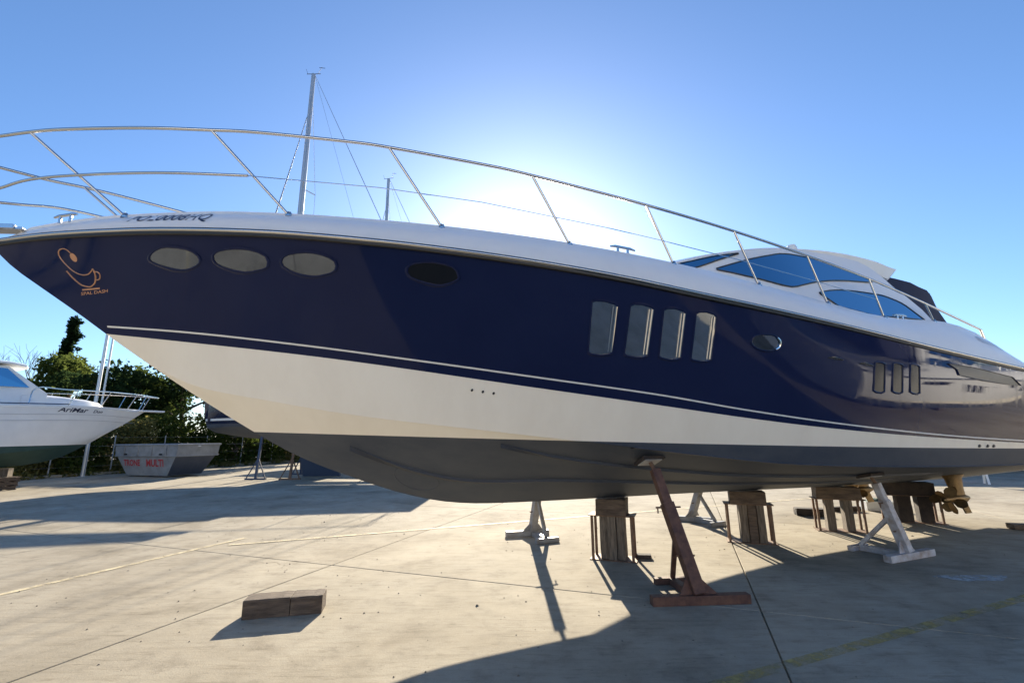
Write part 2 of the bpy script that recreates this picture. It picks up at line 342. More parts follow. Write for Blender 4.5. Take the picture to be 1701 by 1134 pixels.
PINZ = pchip([(1.29, 2.83), (2.12, 2.75), (3.3, 2.60), (4.42, 2.44), (5.7, 2.26), (7.01, 2.085), (7.97, 1.94), (9.28, 1.785), (11.09, 1.64), (13.22, 1.535), (16, 1.44)])
CHZ = pchip([(1.82, 2.44), (2.31, 2.21), (3.0, 2.06), (3.69, 1.93), (5.35, 1.71), (6.17, 1.61), (7.15, 1.49), (7.73, 1.42), (8.69, 1.32), (10.12, 1.25), (13.18, 1.18), (16, 1.16)])
SHZ = pchip([(.62, 3.78), (.93, 3.815), (1.5, 3.853), (2.4, 3.86), (2.8, 3.847), (3.84, 3.79), (4.95, 3.72), (5.57, 3.675), (6.35, 3.61), (7.1, 3.54), (8.33, 3.406), (9.51, 3.288), (10.4, 3.205), (11.0, 3.195), (11.9, 3.244), (12.39, 3.218), (12.86, 3.123), (13.3, 2.953), (13.54, 2.832), (13.86, 2.66), (14.3, 2.60), (16, 2.5)])
BOOT = lambda s: .0013121 * s * s - .052309 * s + 1.8828
RUBB = mkb(2.3, 8.5, 2.3, .36); NAVB = mkb(2.12, 9.5, 1.9, 1.40); CHB = mkb(2.0, 9.5, 1.8, 1.82); SHB = mkb(2.08, 8.5, 2.3, .62)
TRANSOM = 15.9
def topside(s, z):
    if s < 1.40: z0, b0 = STEM(s), 0.0
    else: z0, b0 = NAVZ(s), NAVB(s)
    z1, b1 = RUBZ(s), RUBB(s)
    w = (z - z0) / max(z1 - z0, 1e-4); k = .035 * min(max((s - 6) / 5, 0), 1) - .03 * min(max((4.5 - s) / 3, 0), 1) * min(max((s - .5) / 1, 0), 1)
    return lerp(b0, b1, w) + k * 4 * w * (1 - w)
STN = sorted(set([.36, .40, .46, .54, .64, .76, .90, 1.05, 1.2, 1.3, 1.40, 1.55, 1.7, 1.82] + [round(1.82 + .2 * i, 3) for i in range(1, 22)] + [round(6.1 + .35 * i, 3) for i in range(28)] + [TRANSOM]))
STN = [s for s in STN if s <= TRANSOM]
def P(s, b, z, side): return (s, -b * side, z)       # side +1 = photographer's side
m = MB(); lo = MB(); gw = MB(); tr = MB()
for side in (1, -1):
    rows = []
    for s in STN:
        z0 = STEM(s) if s < 1.40 else NAVZ(s); z1 = RUBZ(s); rows.append([P(s, topside(s, lerp(z0, z1, w / 10)), lerp(z0, z1, w / 10), side) for w in range(11)])
    m.grid(rows)
    rows = []
    for s in [q for q in STN if q >= 1.40]:
        n, cz = (NAVB(s), NAVZ(s)), ((CHB(s), CHZ(s)) if s > 1.82 else (0, STEM(s))); k = (0, STEM(s))
        row = [(lerp(n[0], cz[0], t / 5), lerp(n[1], cz[1], t / 5)) for t in range(6)]
        fl = .045 * min(max((s - 4) / 4, 0), 1)        # chine flat
        row += [(cz[0] - fl, cz[1] + .004)] + [(lerp(cz[0] - fl, 0, t / 6) , lerp(cz[1], k[1], t / 6)) for t in range(1, 7)]
        rows.append([P(s, b, z, side) for b, z in row])
    lo.grid(rows)
    rows = []
    for s in STN:
        if s < .64: zt = lerp(RUBZ(s), 3.782, min((s - .36) / .26, 1)); top = (0.0, zt)
        else: top = (SHB(s), SHZ(s))
        r = (RUBB(s) - .012, RUBZ(s) + .02); row = []
        for t in range(7):
            w = t / 6; row.append((lerp(r[0], top[0], w) + .05 * math.sin(math.pi * w) * min(1, r[0] * 2), lerp(r[1], top[1], w)))
        crown = .16 * min(1, top[0]); dk = 0 if s < 12.2 else -.25 * min((s - 12.2), 1.0)
        if top[0] > 0:
            for q in (.985, .95, .86, .6, .3, 0): row.append((top[0] * q, top[1] + (.03 if q < .99 else .012) + (crown * (1 - q) if s < 12 else dk * min(1, (1 - q) * 6))))
        else: row += [top] * 6
        rows.append([P(s, b, z, side) for b, z in row])
    gw.grid(rows)
    s = TRANSOM; pr = [(0, STEM(s)), (CHB(s), CHZ(s)), (NAVB(s), NAVZ(s)), (RUBB(s), RUBZ(s)), (SHB(s), SHZ(s)), (0, SHZ(s))]
    tr.add([P(s + (.1 if i in (0, 1) else 0), b, z, side) for i, (b, z) in enumerate(pr)], [tuple(range(6))])
m.build('topsides', 'navy_gelcoat', yacht, True, ang=50)['label'] = 'glossy navy blue topsides'
gw.build('deck_moulding', 'white_gelcoat', yacht, True, ang=40)['label'] = 'white deck and gunwale moulding'
tr.build('transom', 'white_gelcoat', yacht)
def split_paint(mb):
    outs = []
    for keep in (1, -1):
        me = bpy.data.meshes.new('h'); me.from_pydata([(x, y, z - BOOT(x)) for x, y, z in mb.v], [], mb.f); bm = bmesh.new(); bm.from_mesh(me)
        bmesh.ops.bisect_plane(bm, geom=bm.verts[:] + bm.edges[:] + bm.faces[:], dist=1e-5, plane_co=(0, 0, 0), plane_no=(0, 0, keep), clear_inner=True)
        bm.verts.index_update(); q = MB(); q.add([(v.co.x, v.co.y, v.co.z + BOOT(v.co.x)) for v in bm.verts], [[v.index for v in f.verts] for f in bm.faces]); bm.free(); outs.append(q)
    return outs
up, dn = split_paint(lo)
up.build('waterline_band', 'boot_white', yacht, True, ang=14)['label'] = 'cream white band above the waterline'
dn.build('bottom', 'antifouling', yacht, True, ang=14)['label'] = 'dark grey antifouled bottom'
def hull_strip(zc, half, off, s0, s1, name, mt, surf=topside, n=90):
    q = MB()
    for side in (1, -1):
        rows = []
        for i in range(n + 1):
            s = lerp(s0, s1, i / n); z = zc(s)
            rows.append([P(s, surf(s, z + dz) + o, z + dz, side) for dz, o in ((-half, .0), (-half, off), (half, off), (half, 0))])
        q.grid(rows)
    return q.build(name, mt, yacht, True)
hull_strip(PINZ, .008, .005, 1.42, TRANSOM, 'pinstripe', 'stripe_white')
# rubbing strake: dark fender strip with a stainless half round
for nm, mt, prof in (('rub_strip', 'rubber', [(-.004, -.040), (.018, -.034), (.024, .0), (.018, .030), (-.02, .034)]), ('rub_rail', 'steel', [(.022, -.012), (.040, -.006), (.044, .004), (.038, .014), (.020, .018)])):
    q = MB()
    for side in (1, -1): q.grid([[P(s, RUBB(s) + db, RUBZ(s) + dz, side) for db, dz in prof] for s in STN])
    nose = [[P(.36 - db * .9, 0, RUBZ(.36) + dz, 1) for db, dz in prof], [P(.36, db, RUBZ(.36) + dz, 1) for db, dz in prof]]
    q.grid(nose); q.grid([[(x, -y, z) for x, y, z in r] for r in nose]); q.build(nm, mt, yacht, True, ang=60)
# spray strakes on the bottom
def bottom_z(s, b):
    fl = .045 * min(max((s - 4) / 4, 0), 1); return lerp(STEM(s), CHZ(s), min(b / max(CHB(s) - fl, .01), 1))
def strake(bpts, s0, s1, name, w=.055):
    bf = pchip(bpts); q = MB()
    for side in (1, -1):
        rows = []
        for i in range(61):
            s = lerp(s0, s1, i / 60); b = bf(s); t = min(1, (s - s0) / .6, (s1 - s) / .5); hh = .030 * t; z = bottom_z(s, b); zi = bottom_z(s, max(b - w, 0.0))
            rows.append([P(s, b, z + .006, side), P(s, b + .004, z - hh, side), P(s, b - w * t, zi - .004, side)])
        q.grid(rows)
    q.build(name, 'strake_dark', yacht, False)
strake([(5.40, .98), (6.3, 1.02), (7.0, 1.07), (7.6, 1.12), (8.3, 1.18), (9.4, 1.26), (11.0, 1.36), (13, 1.40)], 5.40, 12.6, 'spray_strake')
strake([(3.85, .36), (4.45, .36), (5.05, .38), (5.55, .44), (6.15, .54), (7.78, .69), (8.55, .73), (10.3, .75), (12.6, .77)], 3.85, 12.6, 'spray_strake')
q = MB()   # chine rail
for side in (1, -1):
    q.grid([[P(s, CHB(s) + .002, CHZ(s) + .010, side), P(s, CHB(s) + .016, CHZ(s) - .004, side), P(s, CHB(s) - .05 * min(1, CHB(s)), CHZ(s) - .014, side), P(s, CHB(s) - .06 * min(1, CHB(s)), CHZ(s) - .002, side)] for s in STN if s > 6.6])
q.build('chine_rail', 'antifouling', yacht, True)
# bow thruster tunnel: a dark recessed mouth with a rim
for side in (1, -1):
    q = MB(); q2 = MB(); ringp = []; 
    for k in range(28):
        a = 2 * math.pi * k / 28; s = 4.62 + .26 * math.cos(a); b = .235 + .135 * math.sin(a); ringp.append((s, b))
    q.tube([P(s, b + .002, bottom_z(s, b) + .002, side) for s, b in ringp], .008, 6, closed=True)
    rim_ = q.build('thruster_rim', 'antifouling', yacht, True)
    q2.grid([[P(lerp(4.62, s, r), lerp(.235, b, r), bottom_z(lerp(4.62, s, r), lerp(.235, b, r)) - .004, side) for s, b in ringp] for r in (.02, .5, 1)], wrap=True); q2.build('thruster_mouth', 'antifouling', rim_)
# through hull fittings
for s, dz in ((5.0, .0), (5.11, .0), (5.22, .0)):
    z = NAVZ(s) - .115; q = MB(); b = lerp(NAVB(s), CHB(s), .115 / (NAVZ(s) - CHZ(s))); q.lathe([(0, .012), (.010, .012), (.013, 0), (.013, -.01)], P(s, b, z, 1), 10, Matrix.Rotation(R(70), 3, 'X')); q.build('skin_fitting', 'rubber', yacht, True)
for s in (12.15, 12.35, 12.5):
    z = BOOT(s) + .035; b = lerp(NAVB(s), CHB(s), (NAVZ(s) - z) / (NAVZ(s) - CHZ(s))); q = MB(); q.lathe([(0, .014), (.020, .014), (.024, 0), (.024, -.01)], P(s, b, z, 1), 10, Matrix.Rotation(R(86), 3, 'X')); q.build('skin_fitting', 'rubber', yacht, True)

# -- hull windows (outlines in (s, z) on the topside; both sides of the hull carry them)
def port(name, outline, flange, mt_pane, mt_frame, surf=topside, sides=(1, -1), k=4, smooth_outline=True):
    """raised bezel moulded round the opening with the pane set back inside it"""
    for side in sides:
        pts = [Vector((s, z, 0)) for s, z in outline]; loop = catmull(pts, k, True) if smooth_outline else pts
        c = sum(loop, Vector()) / len(loop); q = MB()
        def ring_at(d, off):
            out = []
            for p in loop:
                v = p - c; r = (v.length + d) / max(v.length, 1e-6); t = c + v * r; out.append(P(t.x, surf(t.x, t.y) + off, t.y, side))
            return out
        q.grid([ring_at(flange, .001), ring_at(flange * .7, .012), ring_at(.002, .015), ring_at(-.006, .011), ring_at(-.010, .001)], wrap=True)
        fo = q.build(name, mt_frame, yacht, True, ang=40); g = MB()
        rows = []
        for r in (.0, .35, .7, 1.0):
            row = []
            for p in loop:
                v = p - c; t = c + v * r * (v.length - .009) / max(v.length, 1e-6); row.append(P(t.x, surf(t.x, t.y) + .0025, t.y, side))
            rows.append(row)
        g.grid(rows, wrap=True); g.build('pane', mt_pane, fo, True)
ovals = [[(1.894, 3.404), (1.954, 3.45), (2.062, 3.472), (2.247, 3.443), (2.342, 3.386), (2.351, 3.333), (2.282, 3.296), (2.181, 3.28), (2.037, 3.31), (1.906, 3.36)],
         [(2.479, 3.382), (2.529, 3.419), (2.67, 3.436), (2.82, 3.42), (2.955, 3.365), (2.969, 3.282), (2.874, 3.255), (2.765, 3.243), (2.612, 3.276), (2.504, 3.323)],
         [(3.1, 3.337), (3.153, 3.374), (3.312, 3.392), (3.452, 3.369), (3.573, 3.314), (3.58, 3.241), (3.494, 3.208), (3.375, 3.195), (3.222, 3.227), (3.112, 3.283)]]
for o in ovals: port('portlight', o, .020, 'port_glass', 'navy_gelcoat', k=2)
port('portlight', [(4.228, 3.253), (4.285, 3.288), (4.455, 3.303), (4.635, 3.264), (4.693, 3.203), (4.691, 3.158), (4.561, 3.112), (4.422, 3.129), (4.26, 3.183)], .020, 'dark_glass', 'navy_gelcoat', k=2)
port('portlight', [(7.945, 2.69), (8.015, 2.745), (8.211, 2.755), (8.323, 2.705), (8.335, 2.634), (8.243, 2.585), (8.074, 2.589), (7.965, 2.635)], .016, 'port_glass', 'navy_gelcoat', k=3)
for side in (1, -1):
    q = MB(); q.tube([P(s_, topside(s_, z_) + .012, z_, side) for s_, z_ in ((8.285, 2.728), (8.325, 2.70), (8.338, 2.66), (8.325, 2.625), (8.28, 2.598))], .011, 6); q.build('window_trim', 'chrome', yacht, True)
tall = [[(6.033, 2.993), (6.07, 3.006), (6.16, 3.004), (6.268, 2.983), (6.305, 2.965), (6.352, 2.515), (6.313, 2.497), (6.23, 2.488), (6.13, 2.500), (6.099, 2.517)],
        [(6.44, 2.970), (6.48, 2.988), (6.56, 2.988), (6.674, 2.965), (6.700, 2.951), (6.74, 2.495), (6.70, 2.476), (6.613, 2.471), (6.51, 2.488), (6.481, 2.504)],
        [(6.813, 2.943), (6.85, 2.962), (6.93, 2.966), (7.042, 2.944), (7.068, 2.928), (7.111, 2.475), (7.07, 2.458), (6.991, 2.454), (6.89, 2.472), (6.864, 2.488)],
        [(7.193, 2.925), (7.23, 2.944), (7.31, 2.950), (7.412, 2.930), (7.438, 2.911), (7.471, 2.462), (7.43, 2.447), (7.355, 2.443), (7.26, 2.455), (7.232, 2.468)]]
for o in tall:
    port('hull_window', o, .016, 'window_glass', 'navy_gelcoat', smooth_outline=False)
    for dx, rr in ((-.016, .012), (-.050, .008)):          # polished trims down the aft edge of the recess
        for side in (1, -1):
            q = MB(); (sa, za), (sb_, zb) = o[4], o[5]; q.tube([P(lerp(sa, sb_, t / 6) + dx, topside(lerp(sa, sb_, t / 6) + dx, lerp(za, zb, t / 6)) + .008, lerp(za - .01, zb + .01, t / 6), side) for t in range(7)], rr, 6); q.build('window_trim', 'chrome', yacht, True)
for s0 in (9.88, 10.215, 10.555):
    port('hull_window', [(s0, 2.512), (s0 + .05, 2.522), (s0 + .14, 2.519), (s0 + .188, 2.502), (s0 + .170, 2.165), (s0 + .12, 2.150), (s0 + .03, 2.158), (s0 - .02, 2.178)], .014, 'dark_glass', 'navy_gelcoat', smooth_outline=False)
port('engine_vent', [(11.36, 2.575), (12.0, 2.545), (12.93, 2.45), (13.14, 2.33), (12.77, 2.335), (12.15, 2.375), (11.60, 2.425), (11.56, 2.50)], .012, 'dark_glass', 'navy_gelcoat', smooth_outline=False)
for s in (9.2, 9.72): port('drain_lip', [(s - .12, 2.545 - (s - 9.2) * .09), (s, 2.556 - (s - 9.2) * .09), (s + .13, 2.522 - (s - 9.2) * .09), (s, 2.524 - (s - 9.2) * .09)], .006, 'dark_glass', 'steel', k=3)

# -- copper emblem with lettering on the bow (both bows)
def on_hull(pts2, side): return [P(s, topside(s, z) + .004, z, side) for s, z in pts2]
for side in (1, -1):
    q = MB()
    def stroke(pts, w, cl=False):
        c = catmull([(s, z, 0) for s, z in pts], 7, cl); q.tube(on_hull([(p.x, p.y) for p in c], side), w, 5, closed=cl)
    stroke([(1.145, 3.470), (1.112, 3.498), (1.076, 3.508), (1.040, 3.496), (1.030, 3.462), (1.050, 3.420), (1.092, 3.370), (1.150, 3.318), (1.22, 3.287), (1.285, 3.287), (1.328, 3.318), (1.337, 3.332)], .0055)
    stroke([(1.337, 3.332), (1.352, 3.30), (1.357, 3.258), (1.342, 3.212), (1.31, 3.188), (1.286, 3.180), (1.245, 3.187), (1.199, 3.206), (1.135, 3.262), (1.082, 3.324)], .0065)
    stroke([(1.352, 3.300), (1.372, 3.305), (1.396, 3.290), (1.401, 3.264), (1.388, 3.240), (1.358, 3.236)], .0055)
    ell = [(1.168 + .62 * .042 * math.cos(a) + .78 * .026 * math.sin(a), 3.432 - .78 * .042 * math.cos(a) + .62 * .026 * math.sin(a)) for a in [2 * math.pi * k / 20 for k in range(20)]]
    q.add(on_hull(ell, side), [tuple(range(20))])
    q.add(on_hull([(1.209, 3.149), (1.383, 3.157), (1.383, 3.170), (1.209, 3.162)], side), [(0, 1, 2, 3)])
    vs, fs, w = text2d('SPAL DASH', 1, .1, .012)
    q.add(on_hull([(1.19 + (x if side > 0 else w - x) / w * .27, 3.108 + y * .038 + x / w * .018) for x, y in vs], side), fs)
    em = q.build('bow_emblem', 'copper_paint', yacht, merge=False); em['label'] = 'copper coloured cup emblem with small lettering on the bow'
def gun(s, w):
    r = (RUBB(s) - .012, RUBZ(s) + .02); top = (SHB(s), SHZ(s)); return lerp(r[0], top[0], w) + .05 * math.sin(math.pi * w) * min(1, r[0] * 2) + .004, lerp(r[1], top[1], w)
def gun_text(txt, s0, s1, w0, w1, mt, label, shear=0, bold=0.0):
    vs, fs, w = text2d(txt, 1, shear, bold); q = MB(); pts = []
    for x, y in vs:
        s = lerp(s0, s1, x / w); b, z = gun(s, lerp(w0, w1, y / .7)); pts.append(P(s, b, z, 1))
    q.add(pts, fs); o = q.build('lettering', mt, yacht, merge=False); o['label'] = label
gun_text('POL0008HQ', 1.66, 2.43, .45, .95, 'letter_navy', 'dark blue slanted registration lettering', .4, .006)
gun_text('ABSOLUTE 52', 12.45, 13.05, .55, .75, 'letter_grey', 'small grey builder lettering near the stern')

# -- superstructure
def cab(s, z): return 1.80 * (1 - (1 - min(max((s - 6.2) / 3.6, 0), 1)) ** 2.4) - (z - 3.5) * .35
ZR = pchip([(6.3, 3.66), (7.0, 3.77), (7.86, 3.96), (8.17, 4.045), (8.69, 4.15), (9.48, 4.285), (10.1, 4.35), (10.98, 4.40), (11.63, 4.37), (12.0, 4.28)])
ZT = pchip([(6.3, 3.66), (7.0, 3.77), (7.86, 3.96), (8.69, 4.14), (9.48, 4.275), (10.1, 4.33), (10.98, 4.34), (11.4, 4.25), (11.6, 4.08), (11.8, 3.82), (11.93, 3.73), (12.03, 3.61), (12.14, 3.47), (12.2, 3.28)])
ZD = lambda s: SHZ(s) - .06
cs = [6.32, 6.4, 6.5, 6.6, 6.75, 6.9, 7.1, 7.3, 7.5, 7.75, 8, 8.25, 8.5, 8.75, 9, 9.25, 9.5, 9.75, 10, 10.3, 10.6, 10.9, 11.2, 11.4, 11.5, 11.6, 11.7, 11.8, 11.9, 12, 12.1, 12.18]
q = MB()
for side in (1, -1):
    rows = []
    for s in cs:
        zb = ZD(s); zt = max(ZT(s), zb + .01); rows.append([P(s, max(cab(s, lerp(zb, zt, t / 8)), 0.0) , lerp(zb, zt, t / 8), side) for t in range(9)])
    q.grid(rows)
cabin = q.build('cabin_side', 'white_gelcoat', yacht, True, ang=40); cabin['label'] = 'white curved cabin side'
q = MB(); rows = []
for s in cs[:-2] + [12.0]:
    if s > 12.0: continue
    be = max(cab(s, ZR(s)), .0); ze = ZR(s); th = .03 + .17 * min(max((s - 9.8) / 1.8, 0), 1); cam_ = .20 * min(be, 1) 
    over = .03 * min(max((s - 9.9) / .4, 0), 1)
    topp = [((be + over) * t / 8, ze + cam_ * (1 - (t / 8) ** 2)) for t in range(-8, 9)]
    rows.append([(s + (.10 if s >= 12 else 0), -b, z) for b, z in topp] + [(s - (.12 if s >= 12 else 0), -(be - .01), ze - th), (s - (.12 if s >= 12 else 0), (be - .01), ze - th)])
q.grid(rows, wrap=True); nr = len(rows[0]); last = (len(rows) - 1) * nr
q.f.append(tuple(range(last, last + nr)))
roof = q.build('hardtop_roof', 'white_gelcoat', yacht, True, ang=40); roof['label'] = 'white hardtop roof with aft lip'
def panel(name, topc, botc, s0, s1, mt, parent=yacht, off=.012, ns=26, nz=6, label=None):
    tf, bf = pchip(topc), pchip(botc)
    for side in (1, -1):
        q = MB(); rows = []
        for i in range(ns + 1):
            s = lerp(s0, s1, i / ns); a, b = bf(s), tf(s); b = max(b, a + .002); rows.append([P(s, cab(s, lerp(a, b, t / nz)) + off, lerp(a, b, t / nz), side) for t in range(nz + 1)])
        q.grid(rows)
        edge = [r[0] for r in rows] + [r[-1] for r in reversed(rows)]
        o = q.build(name, mt, parent, True); e = MB(); e.tube(edge, .010, 5, closed=True); e.build('window_seal', 'rubber', o, True)
        if label: o['label'] = label
panel('side_window', [(8.30, 3.835), (8.86, 4.017), (9.20, 4.11), (9.457, 4.173), (9.70, 4.19), (9.962, 4.185), (10.624, 4.091), (11.20, 3.985)], [(8.30, 3.815), (8.784, 3.695), (9.301, 3.600), (9.518, 3.653), (9.885, 3.753), (10.438, 3.849), (11.20, 3.915)], 8.30, 11.20, 'mirror_glass', cabin)
panel('quarter_window', [(9.79, 3.565), (10.05, 3.63), (10.416, 3.677), (10.912, 3.692), (11.207, 3.69), (11.446, 3.65), (11.673, 3.57), (11.80, 3.46), (11.94, 3.34)], [(9.79, 3.545), (9.956, 3.43), (10.096, 3.34), (10.35, 3.30), (10.597, 3.285), (11.248, 3.319), (11.94, 3.335)], 9.79, 11.94, 'mirror_glass', cabin)
panel('windscreen', [(7.2, 3.79), (7.97, 3.945), (8.32, 4.03), (8.70, 4.10)], [(7.2, 3.70), (7.75, 3.79), (8.07, 3.86), (8.13, 3.88), (8.39, 3.98), (8.70, 4.09)], 7.2, 8.70, 'mirror_glass', cabin)
# navy canvas cockpit cover
q = MB(); rows = []
for s, zt, zb, hb in ((11.62, 4.21, 4.02, 1.36), (11.85, 4.20, 3.72, 1.42), (12.2, 4.22, 3.45, 1.46), (12.6, 4.20, 3.30, 1.46), (12.85, 4.15, 3.25, 1.45), (13.08, 4.12, 3.22, 1.44), (13.22, 4.04, 3.22, 1.42), (13.26, 3.82, 3.22, 1.44), (13.40, 3.35, 3.22, 1.50)):
    sag = .03 * math.sin(s * 9); r = [(-hb - .10, zb), (-hb - .05, lerp(zb, zt, .5)), (-hb, zt - .05), (-hb + .08, zt), (-hb * .5, zt + .06 + sag), (0, zt + .09), (hb * .5, zt + .06 + sag), (hb - .08, zt), (hb, zt - .05), (hb + .05, lerp(zb, zt, .5)), (hb + .10, zb)]
    rows.append([(s, -b, z) for b, z in r])
q.grid(rows); cv = q.build('canvas_cover', 'canvas_navy', yacht, True, ang=50); cv['label'] = 'dark navy canvas cover over the cockpit'
q = MB()
q.tube([(13.20, -1.40, 4.03), (13.26, -1.30, 4.01), (13.26, 1.30, 4.01), (13.20, 1.40, 4.03)], .022, 6); q.build('cover_hem', 'canvas_navy', cv)
# roof light and aerial
def roofpt(s, b): be = cab(s, ZR(s)); return (s, -b, ZR(s) + .20 * min(be, 1) * (1 - (b / be) ** 2))
q = MB(); c = Vector(roofpt(10.55, .95)); q.lathe([(.0, .0), (.05, 0), (.045, .04), (.03, .06), (.03, .10), (.075, .12), (.08, .17), (.06, .215), (.0, .225)], c, 14); q.build('roof_light', 'white_plastic', yacht, True)
q = MB(); c = Vector(roofpt(11.25, .9)); q.tube([c, c + Vector((.02, 0, .2))], [.03, .006], 8); q.build('aerial', 'rubber', yacht)
# -- rails
RAIL = [(.472, .405, 4.555), (.748, .53, 4.585), (1.059, .664, 4.602), (1.751, .938, 4.607), (2.375, 1.155, 4.594), (2.798, 1.288, 4.585), (3.62, 1.512, 4.540), (4.0, 1.601, 4.511), (4.917, 1.779, 4.422), (5.452, 1.86, 4.362), (6.792, 1.996, 4.205), (8.03, 2.046, 4.068), (9.257, 2.05, 3.925), (10.447, 2.05, 3.755), (11.659, 2.05, 3.518), (12.987, 2.05, 3.224)]
def rail_z(s, tab=RAIL): return pchip([(t[0], t[2]) for t in tab])(s)
nose = [(.10, .215, 4.535), (-.20, .08, 4.515)]
half = [(s, -b, z) for s, b, z in reversed(RAIL)] + [(s, -b, z) for s, b, z in nose]
full = half + [(-.26, 0, 4.512)] + [(s, -y, z) for s, y, z in reversed(half)]
q = MB(); q.tube(catmull(full, 5), .0165, 8); q.build('top_rail', 'steel', yacht, True, ang=60)
MID = [(.428, .173, 4.12), (.71, .314, 4.195), (1.191, .541, 4.216), (1.936, .857, 4.216), (2.725, 1.148, 4.185)]
half = [(s, -b, z) for s, b, z in reversed(MID)] + [(.20, -.06, 4.06)]
q = MB(); q.tube(catmull(half + [(.14, 0, 4.04)] + [(s, -y, z) for s, y, z in reversed(half)], 5), .0145, 8); q.build('mid_rail', 'steel', yacht, True, ang=60)
WIRE = [(2.70, 1.14, 4.186), (3.946, 1.511, 4.104), (4.934, 1.731, 4.021), (6.352, 1.941, 3.868), (6.985, 1.998, 3.801), (8.102, 2.052, 3.696), (9.436, 2.06, 3.575), (10.5, 2.06, 3.46)]
FEET = [(1.577, .748), (3.114, 2.375), (4.565, 4.0), (5.886, 5.452), (7.127, 6.792), (8.334, 8.03), (9.512, 9.257), (10.629, 10.447), (11.78, 11.659)]
railb = pchip([(r[0], r[1]) for r in RAIL])
for side in (1, -1):
    q = MB(); q.tube([P(s, b, z, side) for s, b, z in WIRE], .005, 5); q.build('guard_wire', 'steel', yacht)
    for f, t in FEET:
        q = MB(); foot = Vector(P(f, SHB(f) * .985, SHZ(f) + .01, side)); top = Vector(P(t, railb(t), rail_z(t), side))
        q.tube([foot, top], .0135, 8); so = q.build('stanchion', 'steel', yacht, True, ang=60)
        b = MB(); b.lathe([(0, .035), (.020, .035), (.03, .008), (.038, 0), (.038, -.02)], foot, 12); b.build('stanchion_foot', 'steel', so, True)
    q = MB(); q.tube([P(12.987, 2.05, 3.224, side), P(13.02, 2.06, SHZ(13.02) - .01, side)], .0165, 8); q.build('stanchion', 'steel', yacht, True)
    for s, L in ((.98, .26), (6.52, .30), (11.05, .30)):      # horn cleats
        bq, zq = SHB(s) * .97, SHZ(s) + .015; q = MB(); d = Vector(P(s + .1, SHB(s + .1), SHZ(s + .1), side)) - Vector(P(s, SHB(s), SHZ(s), side)); d.normalize(); c = Vector(P(s, bq, zq, side))
        q.tube([c - d * L / 2 + Vector((0, 0, .075)), c - d * L * .3 + Vector((0, 0, .085)), c + d * L * .3 + Vector((0, 0, .085)), c + d * L / 2 + Vector((0, 0, .075))], [.011, .017, .017, .011], 8)
        for e in (-.06, .06): q.tube([c + d * e, c + d * e + Vector((0, 0, .085))], .014, 8)
        q.build('cleat', 'steel', yacht, True)
# anchor and bow roller
q = MB(); q.bar((.60, 0, 3.775), (.26, 0, 3.73), .12, .03); q.bar((.54, -.07, 3.78), (.28, -.07, 3.745), .012, .05); q.bar((.54, .07, 3.78), (.28, .07, 3.745), .012, .05); ro = q.build('bow_roller', 'steel', yacht, bevel=.006)
q = MB(); q.bar((.52, 0, 3.80), (.16, 0, 3.76), .025, .03); q.add([(.12, -.02, 3.77), (.16, -.12, 3.60), (.34, 0, 3.66), (.16, .12, 3.60), (.10, 0, 3.52)], [(0, 1, 4), (0, 4, 3), (1, 2, 4), (4, 2, 3), (0, 3, 2), (0, 2, 1)]); q.build('anchor', 'galv', yacht)
# -- twin pod drives with counter rotating propellers
for b in (.80, -.80):
    s = 14.05; zt = bottom_z(s, abs(b)); q = MB()
    def sec(cx, cz, L, W): return [(cx + L * .5 * math.cos(a), -b + W * .5 * math.sin(a), cz) for a in [2 * math.pi * k / 16 for k in range(16)]]
    q.grid([sec(s - .02, zt + .02, .56, .26), sec(s + .0, zt - .05, .46, .16), sec(s + .04, zt - .22, .40, .11), sec(s + .06, zt - .38, .42, .10)], wrap=True)
    pod = q.build('drive_leg', 'brass', yacht, True, ang=50)
    q = MB(); My = Matrix.Rotation(R(90), 3, 'Y')
    q.lathe([(.02, -.44), (.05, -.41), (.06, -.2), (.08, -.08), (.085, .0), (.07, .2), (.03, .34), (0, .36)], (s + .02, -b, zt - .40), 18, My); q.build('gear_housing', 'brass', pod, True)
    q = MB(); q.prism([(s + .05, -b - .012, zt - .45), (s + .25, -b - .012, zt - .45), (s + .36, -b - .012, zt - .66), (s + .18, -b - .012, zt - .66)], (0, .024, 0)); q.build('skeg', 'brass', pod, bevel=.005)
    for j, (dx, rad, n, tw) in enumerate(((-.34, .25, 3, 1), (-.20, .235, 4, -1))):
        q = MB()
        for k in range(n):
            a = 2 * math.pi * (k + .25 * j) / n; rows = []
            for r, wd in ((.05, .05), (.10, .095), (.16, .135), (.215, .115), (.25, .03)):
                r *= rad / .25; row = []
                for u in (-1, -.5, 0, .5, 1):
                    an = a + u * wd / max(r, .05) * .55; row.append((s + .02 + dx + tw * u * wd * .35, -b + r * math.cos(an), zt - .40 + r * math.sin(an)))
                rows.append(row)
            q.grid(rows); q.grid([[(x + .008, y, z) for x, y, z in rr] for rr in rows])
        q.build('propeller', 'brass', pod, True)

